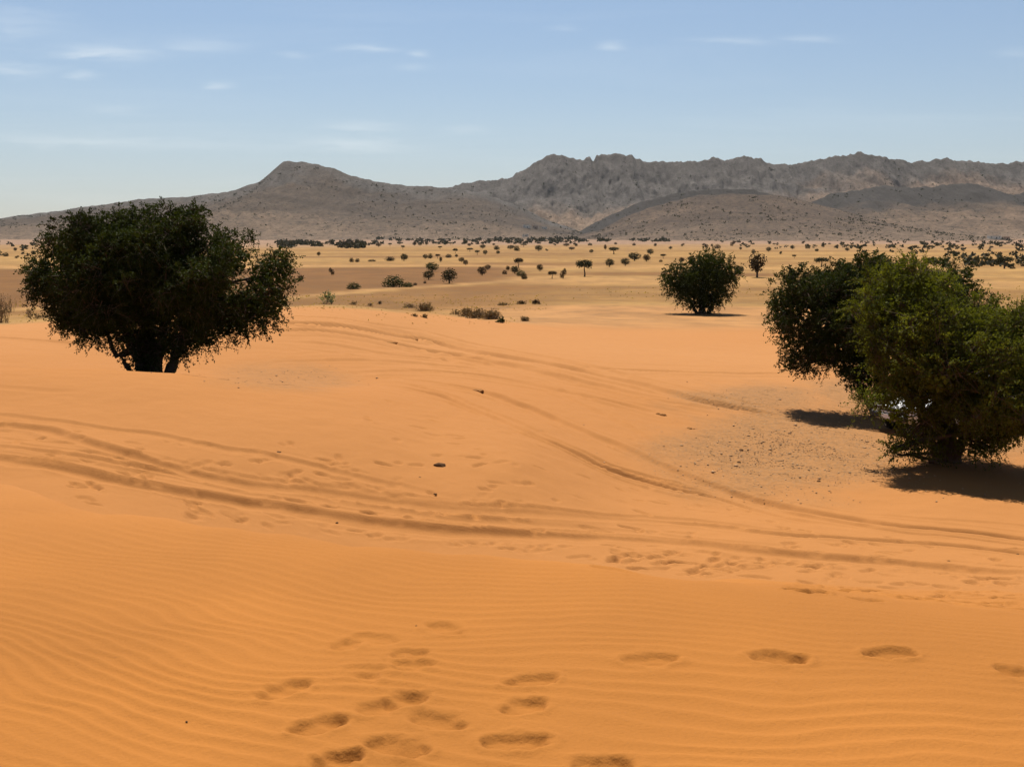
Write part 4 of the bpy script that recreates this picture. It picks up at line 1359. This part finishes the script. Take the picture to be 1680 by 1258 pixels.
# ------------------------------------------------------------------ dry bushes and herbs near the dune edge
def dry_bush(base, w, h, n, label, mat, seed, name='dry_bush', cat='bush', leaves=None, group=None):
    r = np.random.default_rng(seed)
    root = empty(name, base)
    tag(root, label, cat, group)
    paths, rads = [], []
    tips = []
    for _ in range(n):
        x0, y0 = r.normal(scale=w * 0.22), r.normal(scale=w * 0.15)
        th = r.uniform(0, 6.28)
        sp = r.uniform(0.05, 0.5) * w * 0.7
        hh = h * r.uniform(0.35, 1.0) * max(0.3, 1 - (2.0 * x0 / w) ** 2)
        a = np.array([x0, y0, -0.03])
        e = np.array([x0 + sp * math.cos(th), y0 + sp * math.sin(th), hh])
        m_ = (a + e) / 2 + r.normal(scale=0.06 * w, size=3) + np.array([0, 0, 0.1 * hh])
        paths.append(np.stack([a, m_, e]))
        rr = r.uniform(0.006, 0.014) * max(1.0, w / 1.2)
        rads.append(np.array([rr, rr * .8, rr * .4]))
        tips.append((m_, e))
    v, f = tubes(paths, rads, 3)
    mesh_obj('stems', v, f, mat, root)
    if leaves:
        lm, nl, ll = leaves
        T = np.array(tips)
        k = r.integers(0, len(T), nl)
        t = r.random((nl, 1))
        p = T[k, 0] * (1 - t) + T[k, 1] * t + 0.04 * w * r.normal(size=(nl, 3))
        p[:, 2] = np.maximum(p[:, 2], 0.02)
        V, F = leaf_quads(p, unit(r.normal(size=(nl, 3)) + np.array([0, 0, .5])), unit(r.normal(size=(nl, 3))), ll * r.uniform(.6, 1.3, nl), ll * .3 * r.uniform(.6, 1.3, nl))
        mesh_obj('foliage', V, F, lm, root)
    return root


M_STRAW = leaf_mat('straw_weed', (0.20, 0.13, 0.055), (0.34, 0.23, 0.10), 0.5, 2.0)
M_DRYLEAF = leaf_mat('dry_leaf', (0.11, 0.07, 0.035), (0.23, 0.155, 0.08), 0.15, 2.0)
BUSHES = [
    (537, 499, 22, 24, 26, 'pale green broad leaved herb where sand meets plain beside the left tree', M_DRY, (M_LEAF_PALE, 260, 0.20), 'herb', 'plant'),
    (697, 510, 28, 14, 130, 'grey dry bush on the plain edge left of the longest dry bush', M_DRY, (M_DRYLEAF, 700, 0.11), 'dry_bush', 'bush'),
    (672, 505, 22, 7, 60, 'low dry tuft just left of the grey dry bush', M_DRY, (M_DRYLEAF, 240, 0.10), 'dry_bush', 'bush'),
    (765, 519, 30, 15, 130, 'left half of the longest dry bush row on the sand edge', M_DRY, (M_DRYLEAF, 700, 0.11), 'dry_bush', 'bush'),
    (785, 522, 34, 17, 150, 'middle and tallest of the dry bush row on the sand edge', M_DRY, (M_DRYLEAF, 800, 0.11), 'dry_bush', 'bush'),
    (806, 524, 32, 17, 150, 'right end bush of the dry bush row on the sand edge', M_DRY, (M_DRYLEAF, 800, 0.11), 'dry_bush', 'bush'),
    (747, 516, 16, 7, 50, 'small dry tuft trailing off left of the dry bush row', M_DRY, (M_DRYLEAF, 160, 0.10), 'dry_bush', 'bush'),
    (822, 530, 11, 11, 30, 'small dark green sprig at the right foot of the dry bush row', M_DRY, (M_LEAF, 160, 0.11), 'herb', 'plant'),
    (861, 527, 15, 8, 60, 'lone small dry tuft right of the dry bush row', M_DRY, (M_DRYLEAF, 200, 0.10), 'dry_bush', 'bush'),
    (880, 499, 13, 8, 50, 'dark tuft on the plain, rightmost of three in line', M_DRY, (M_LEAF_BROWN, 220, 0.14), 'dry_bush', 'bush'),
    (857, 499, 16, 5, 50, 'flat tuft on the plain, middle of three in line', M_DRY, (M_LEAF_BROWN, 180, 0.14), 'dry_bush', 'bush'),
    (825, 501, 16, 4, 40, 'faint flat tuft on the plain, leftmost of three in line', M_DRY, (M_DRYLEAF, 150, 0.13), 'dry_bush', 'bush'),
    (582, 500, 12, 6, 40, 'small tuft right of the pale herb on the plain edge', M_DRY, (M_DRYLEAF, 120, 0.10), 'dry_bush', 'bush'),
    (608, 502, 8, 5, 30, 'tiny brown tuft midway between pale herb and grey dry bush', M_DRY, (M_LEAF_BROWN, 90, 0.09), 'dry_bush', 'bush'),
    (623, 499, 7, 5, 30, 'tiny far tuft behind the midway brown tuft', M_DRY, (M_LEAF_BROWN, 90, 0.09), 'dry_bush', 'bush'),
    (680, 519, 8, 4, 30, 'left tiny tuft on the sand below the grey dry bush', M_DRY, (M_DRYLEAF, 80, 0.08), 'dry_bush', 'bush'),
    (696, 521, 10, 5, 30, 'right tiny tuft on the sand below the grey dry bush', M_DRY, (M_DRYLEAF, 90, 0.08), 'dry_bush', 'bush'),
    (4, 530, 30, 52, 60, 'tall straggly reddish shrub cut by the left edge', M_DRY, (M_LEAF_BROWN, 420, 0.08), 'dry_shrub', 'shrub'),
    (14, 512, 24, 34, 34, 'sparse greyish shrub just right of the straggly one at the left edge', M_DRY, (M_DRYLEAF, 160, 0.09), 'dry_shrub', 'shrub'),
    (48, 520, 12, 18, 26, 'short brown upright shrub under the left side of the broad tree', M_DRY, (M_LEAF_BROWN, 130, 0.08), 'dry_shrub', 'shrub'),
    (62, 523, 16, 10, 30, 'low tuft against the skirt of the broad left tree', M_DRY, (M_DRYLEAF, 120, 0.08), 'dry_shrub', 'shrub'),
]
for i_, (u_, v_, w_, h_, n_, lab, mt, lv, nm, ct) in enumerate(BUSHES):
    p = hit([u_], [v_], 30, 200, 1200)[0]
    k = p[1] / FPX
    z = ground_z(p[0], p[1])
    dry_bush((p[0], p[1], z), w_ * k, h_ * k, n_, lab, mt, 300 + i_, nm, ct, lv)

# straw stubble and weeds along the edge of the plain
r_ = np.random.default_rng(19)
uu = np.concatenate([r_.uniform(480, 900, 420), r_.uniform(0, 60, 90), r_.uniform(900, 1680, 260), r_.uniform(600, 860, 60)])
vv = np.concatenate([r_.uniform(484, 510, 420), r_.uniform(495, 530, 90), r_.uniform(470, 492, 260), r_.uniform(512, 532, 60)])
Pp = hit(uu, vv, 30, 200, 900)
sz = r_.uniform(1.2, 3.6, len(Pp)) * Pp[:, 1] / FPX
speckles('weeds', Pp, sz, M_STRAW, 'low dry weeds along the edge of the plain', 21, 'weeds', per=5)

# ------------------------------------------------------------------ stones
def stone(u, v, w_px, label, seed, group=None, flat=0.55, mat=None):
    r = np.random.default_rng(seed)
    p = hit([u], [v], 4, 80, 1200)[0]
    s = w_px * p[1] / FPX / 2
    import bmesh
    bm = bmesh.new()
    bmesh.ops.create_icosphere(bm, subdivisions=2, radius=1.0)
    for vtx in bm.verts:
        c = np.array(vtx.co)
        f = 1 + 0.38 * float(fbm(c[0] * 1.3 + seed, c[1] * 1.3, c[2] * 1.3, 2))
        vtx.co = Vector((c[0] * f, c[1] * f * 0.8, c[2] * f * flat))
    me = bpy.data.meshes.new('stone')
    bm.to_mesh(me)
    bm.free()
    me.materials.append(mat or M_STONE)
    o = bpy.data.objects.new('stone', me)
    col.objects.link(o)
    o.location = (p[0], p[1], ground_z(p[0], p[1]) - s * 0.10)
    o.scale = (s, s, s)
    o.rotation_euler = (0, 0, r.uniform(0, 6))
    return tag(o, label, 'stone', group)


stone(721, 763, 20, 'largest dark clod on the smooth sand above the wheel ruts', 1)
stone(457, 742, 9, 'small dark stone on the smooth sand left of the largest clod', 2)
stone(1088, 681, 13, 'brown stone, upper of a scatter beside the upper wheel tracks', 3, mat=M_CLOD)
stone(1080, 679, 9, 'small brown stone touching the upper stone of the scatter', 4, mat=M_CLOD)
stone(1130, 703, 11, 'brown stone, lower of a scatter beside the upper wheel tracks', 5, mat=M_CLOD)
stone(1137, 704, 7, 'small companion right of the lower scatter stone', 6, mat=M_CLOD)
stone(642, 563, 22, 'flat brown debris lump on the far dune beside its tracks', 7, mat=M_CLOD, flat=0.35)
stone(682, 557, 10, 'small brown lump right of the debris lump on the far dune', 8, mat=M_CLOD, flat=0.4)
stone(785, 640, 22, 'flat brown lump in the middle of the converging tracks', 9, mat=M_CLOD, flat=0.3)
stone(688, 783, 6, 'tiny stone below and left of the largest clod', 10)
stone(714, 810, 6, 'tiny stone on the upper rut below the largest clod', 11)
stone(553, 857, 6, 'tiny dark stone at the foot of the smooth foreground dune', 12)
stone(1216, 738, 8, 'dark stone at the left rim of the gravel patch', 13)
stone(1212, 758, 8, 'second dark stone below the left rim of the gravel patch', 14)
stone(1343, 789, 8, 'dark stone at the lower edge of the gravel patch', 15)
stone(1556, 920, 6, 'tiny stone between the two deep ruts at right', 16)
stone(1670, 909, 6, 'tiny stone on the rut at the right edge', 17)
stone(306, 1183, 5, 'tiny dark speck of stone on the rippled sand at lower left', 18)
stone(683, 1026, 4, 'tiny speck of stone above the middle footprints', 19)

# gravel: a mass of pebbles
r_ = np.random.default_rng(31)
n = 4200
uu = np.concatenate([r_.normal(1320, 95, n), r_.normal(1245, 60, 500), r_.normal(470, 60, 260), r_.uniform(1080, 1680, 500)])
vv = np.concatenate([r_.normal(742, 27, n), r_.normal(655, 13, 500), r_.normal(620, 8, 260), r_.uniform(690, 830, 500)])
okk = (vv > 600) & (vv < 860)
uu, vv = uu[okk], vv[okk]
Pp = hit(uu, vv, 14, 60, 500)
oc_v = np.array([(1, 0, 0), (0, 1, 0), (-1, 0, 0), (0, -1, 0), (0, 0, 1), (0, 0, -1)], float)
oc_f = np.array([(0, 1, 4), (1, 2, 4), (2, 3, 4), (3, 0, 4), (1, 0, 5), (2, 1, 5), (3, 2, 5), (0, 3, 5)])
m_ = len(Pp)
sz = np.exp(r_.normal(math.log(0.0075), 0.55, m_))
jit = 1 + 0.3 * r_.normal(size=(m_, 6, 1))
V = Pp[:, None] + oc_v[None] * jit * sz[:, None, None] * np.array([1.2, 1.0, 0.7])
V[..., 2] += 0.3 * sz[:, None]
F = (oc_f[None] + (np.arange(m_) * 6)[:, None, None]).reshape(-1, 3)
o = mesh_obj('gravel', V.reshape(-1, 3), np.ascontiguousarray(F), M_PEBBLE)
tag(o, 'scattered pebbles on the hard ground beside the right hand trees', 'gravel', None, 'stuff')

# ------------------------------------------------------------------ parked car glimpsed between the right hand trees
M_PAINT = simple_mat('white_paint', (0.74, 0.74, 0.72), 0.35, 0.05, 2, 0, 0.5, 0, 0.5)
M_GLASS = simple_mat('dark_window', (0.035, 0.03, 0.03), 0.08, 0.1, 2, 0, 0.6)
M_RUBBER = simple_mat('rubber', (0.02, 0.02, 0.02), 0.9, 0.2, 10)
M_STEEL = simple_mat('steel_rim', (0.45, 0.45, 0.46), 0.4, 0.1, 6, 0, 0.5, 0.7)
M_LAMP = simple_mat('lamp_lens', (0.75, 0.75, 0.72), 0.15, 0.05, 5, 0, 0.6)
M_BLACK = simple_mat('black_plastic', (0.03, 0.03, 0.03), 0.6, 0.2, 10)


def loft(sections, name, mat, parent, smooth=True, bevel=0.0):
    """closed cross sections (equal counts) joined along the length, ends capped"""
    S = [np.array(s, float) for s in sections]
    n = len(S[0])
    V = np.concatenate(S)
    F = []
    for i in range(len(S) - 1):
        for j in range(n):
            k = (j + 1) % n
            F.append((i * n + j, i * n + k, (i + 1) * n + k, (i + 1) * n + j))
    F.append(tuple(range(n - 1, -1, -1)))
    F.append(tuple(range((len(S) - 1) * n, len(S) * n)))
    o = mesh_obj(name, V, F, mat, parent)
    if bevel:
        b = o.modifiers.new('bevel', 'BEVEL')
        b.width = bevel
        b.segments = 2
        b.limit_method = 'ANGLE'
    return o


def box(name, mat, parent, c, s, bevel=0.0):
    x, y, z = c
    a, b, d = s[0] / 2, s[1] / 2, s[2] / 2
    v = [(x + i * a, y + j * b, z + k * d) for i in (-1, 1) for j in (-1, 1) for k in (-1, 1)]
    f = [(0, 1, 3, 2), (4, 6, 7, 5), (0, 4, 5, 1), (2, 3, 7, 6), (0, 2, 6, 4), (1, 5, 7, 3)]
    o = mesh_obj(name, v, f, mat, parent)
    if bevel:
        m = o.modifiers.new('bevel', 'BEVEL')
        m.width = bevel
        m.segments = 2
    return o


def build_car(u, Y, rz):
    x = (u - 840) / FPX * Y
    root = empty('parked_car', (x, Y, ground_z(x, Y)), rz)
    tag(root, 'pale parked car glimpsed through branches between the two right hand trees', 'car')
    def sec(xx, w, z0, z1, sh=0.06):   # rounded lower-body section across the car at length xx
        return [(xx, -w, z0 + .08), (xx, -w + .06, z0), (xx, w - .06, z0), (xx, w, z0 + .08), (xx, w + .02, (z0 + z1) / 2), (xx, w - .02, z1 - sh), (xx, w - .14, z1),
                (xx, -w + .14, z1), (xx, -w + .02, z1 - sh), (xx, -w - .02, (z0 + z1) / 2)]
    body = loft([sec(-2.15, .74, .42, .90), sec(-2.05, .82, .34, .98), sec(-1.2, .86, .30, 1.0), sec(0, .87, .29, .99), sec(.75, .86, .30, .97), sec(1.5, .84, .31, .90),
                 sec(1.98, .78, .36, .82), sec(2.12, .66, .44, .74)], 'body', M_PAINT, root, bevel=0.03)
    def csec(xx, w, z0, z1):
        return [(xx, -w, z0), (xx, w, z0), (xx, w - .12, z1), (xx, -w + .12, z1)]
    cab = loft([[(-1.95, -.76, .97), (-1.95, .76, .97), (-1.72, .62, 1.50), (-1.72, -.62, 1.50)], [(.85, -.78, .955), (.85, .78, .955), (.05, .64, 1.52), (.05, -.64, 1.52)]],
               'cabin', M_PAINT, root, bevel=0.05)
    # windows set slightly proud of the cabin shell
    def quad(nm, pts, mat, par, t=0.012):
        P = np.array(pts, float)
        nrm = np.cross(P[1] - P[0], P[3] - P[0])
        nrm /= np.linalg.norm(nrm)
        V = np.concatenate([P - nrm * t, P + nrm * t])
        F = [(3, 2, 1, 0), (4, 5, 6, 7), (0, 1, 5, 4), (1, 2, 6, 5), (2, 3, 7, 6), (3, 0, 4, 7)]
        return mesh_obj(nm, V, F, mat, par)
    quad('windscreen', [(.79, -.68, 1.0), (.79, .68, 1.0), (.12, .58, 1.475), (.12, -.58, 1.475)], M_GLASS, cab)
    quad('rear_window', [(-1.94, .62, 1.06), (-1.94, -.62, 1.06), (-1.755, -.54, 1.44), (-1.755, .54, 1.44)], M_GLASS, cab)
    for s in (-1, 1):
        def side(xa, xb, xc, xd):
            pts = [(xa, s * .775, 1.0), (xb, s * .775, 1.0), (xc, s * .655, 1.46), (xd, s * .655, 1.46)]
            quad('window', pts if s < 0 else pts[::-1], M_GLASS, cab)
        side(-.28, .62, .05, -.28)
        side(-1.12, -.36, -.36, -1.12)
        side(-1.80, -1.20, -1.20, -1.68)
        quad('headlight', [(2.055, s * .40, .66), (2.055, s * .68, .66), (2.045, s * .68, .78), (2.045, s * .40, .78)], M_LAMP, body, 0.04)
        quad('tail_light', [(-2.13, s * .60, .70), (-2.13, s * .74, .70), (-2.13, s * .74, .92), (-2.13, s * .60, .92)], M_STONE, body, 0.04)
        mir = box('mirror', M_BLACK, root, (.62, s * .96, 1.02), (.10, .17, .13), .03)
        for xd in (.15, -.85):
            dr = box('door', M_PAINT, root, (xd, s * .885, .66), (.92, .012, .56), .004)
            box('handle', M_BLACK, dr, (xd - .32, s * .905, .86), (.16, .03, .03), .01)
        for xw in (1.35, -1.35):
            th = np.linspace(0, 2 * np.pi, 24, endpoint=False)
            prof = [(.20, -.10), (.30, -.11), (.335, -.07), (.335, .07), (.30, .11), (.20, .10)]
            V, F = [], []
            for (rr, yy) in prof:
                V += [(xw + rr * math.cos(t), s * .80 + yy, .335 + rr * math.sin(t)) for t in th]
            for a in range(len(prof) - 1):
                for b in range(24):
                    F.append((a * 24 + b, a * 24 + (b + 1) % 24, (a + 1) * 24 + (b + 1) % 24, (a + 1) * 24 + b))
            wheel = mesh_obj('wheel', V, F, M_RUBBER, root, smooth=True)
            V, F = [], []
            for (rr, yy) in [(.205, .07), (.17, .09), (.06, .06), (.0, .07)]:
                V += [(xw + rr * math.cos(t), s * (.80 + yy), .335 + rr * math.sin(t)) for t in th]
            for a in range(3):
                for b in range(24):
                    F.append((a * 24 + b, a * 24 + (b + 1) % 24, (a + 1) * 24 + (b + 1) % 24, (a + 1) * 24 + b))
            mesh_obj('rim', V, F, M_STEEL, wheel, smooth=True)
    box('bumper', M_BLACK, body, (2.10, 0, .50), (.14, 1.45, .16), .04)
    box('grille', M_BLACK, body, (2.105, 0, .67), (.06, .62, .10), .01)
    box('number_plate', M_LAMP, body, (2.18, 0, .50), (.012, .50, .11))
    return root


build_car(1574, 32.2, math.radians(200))


# ------------------------------------------------------------------ far houses at the foot of the hills
M_WALL = simple_mat('lime_wall', (0.85, 0.74, 0.58), 0.9, 0.1, 0.4)
M_WALL2 = simple_mat('clay_wall', (0.42, 0.30, 0.21), 0.95, 0.15, 0.4)
bpy.context.view_layer.update()
dg = bpy.context.evaluated_depsgraph_get()


def house(u, v, w, d, h, mat, label, rz=0.0):
    a, c, s = pixdir(u, v)
    ok, loc, nrm, idx, ob, mx = scene.ray_cast(dg, Vector((0, 600, float(s / c) * 600)) + Vector((float(a / c) * 600, 0, 0)), Vector((float(a), float(c), float(s))).normalized())
    if not ok:
        return
    root = empty('house', (loc.x, loc.y, loc.z - 0.6), rz)
    tag(root, label, 'house', 'far houses at the foot of the hills')
    box('wall', mat, root, (0, 0, h / 2), (w, d, h))
    rf = box('roof', mat, root, (0, 0, h + 0.17), (w + .5, d + .5, .34))
    dr = box('door', M_BLACK, root, (w * 0.1, -d / 2 - .03, 1.7), (1.3, .1, 2.3))
    for k in (-.32, .34):
        box('window', M_GLASS, root, (w * k, -d / 2 - .03, h * .6), (1.2, .1, 1.1))


house(864, 374, 13, 9, 5.5, M_WALL, 'white flat roofed house in the gap below the massif, left of three')
house(878, 375, 9, 8, 5.0, M_WALL2, 'clay house in the gap below the massif, between two pale ones')
house(893, 376, 10, 8, 4.5, M_WALL, 'small white house in the gap below the massif, right of three')
house(1631, 392, 15, 8, 4.5, M_WALL, 'long white house at the foot of the right hand ridge')
house(1650, 393, 8, 7, 4.0, M_WALL2, 'low clay house just right of the long white house')
house(862, 388, 9, 7, 4.0, M_WALL, 'pale house among the far tree belt below the gap')

# ------------------------------------------------------------------ air
def build_haze():
    x0, x1, y0, y1, z0, z1 = -3600.0, 3600.0, -400.0, 6800.0, -12.0, 275.0
    v = [(x, y, z) for x in (x0, x1) for y in (y0, y1) for z in (z0, z1)]
    f = [(0, 1, 3, 2), (4, 6, 7, 5), (0, 4, 5, 1), (2, 3, 7, 6), (0, 2, 6, 4), (1, 5, 7, 3)]
    m, g = new_mat('haze')
    out = g.n('ShaderNodeOutputMaterial')
    pv = g.n('ShaderNodeVolumePrincipled')
    pv.inputs['Color'].default_value = (0.84, 0.83, 0.82, 1)
    pv.inputs['Density'].default_value = 0.000024
    pv.inputs['Anisotropy'].default_value = 0.0
    g.l(pv.outputs[0], out.inputs['Volume'])
    o = mesh_obj('haze', v, f, m)
    return tag(o, 'thin dusty heat haze over the plain', 'haze', None, 'stuff')


build_haze()
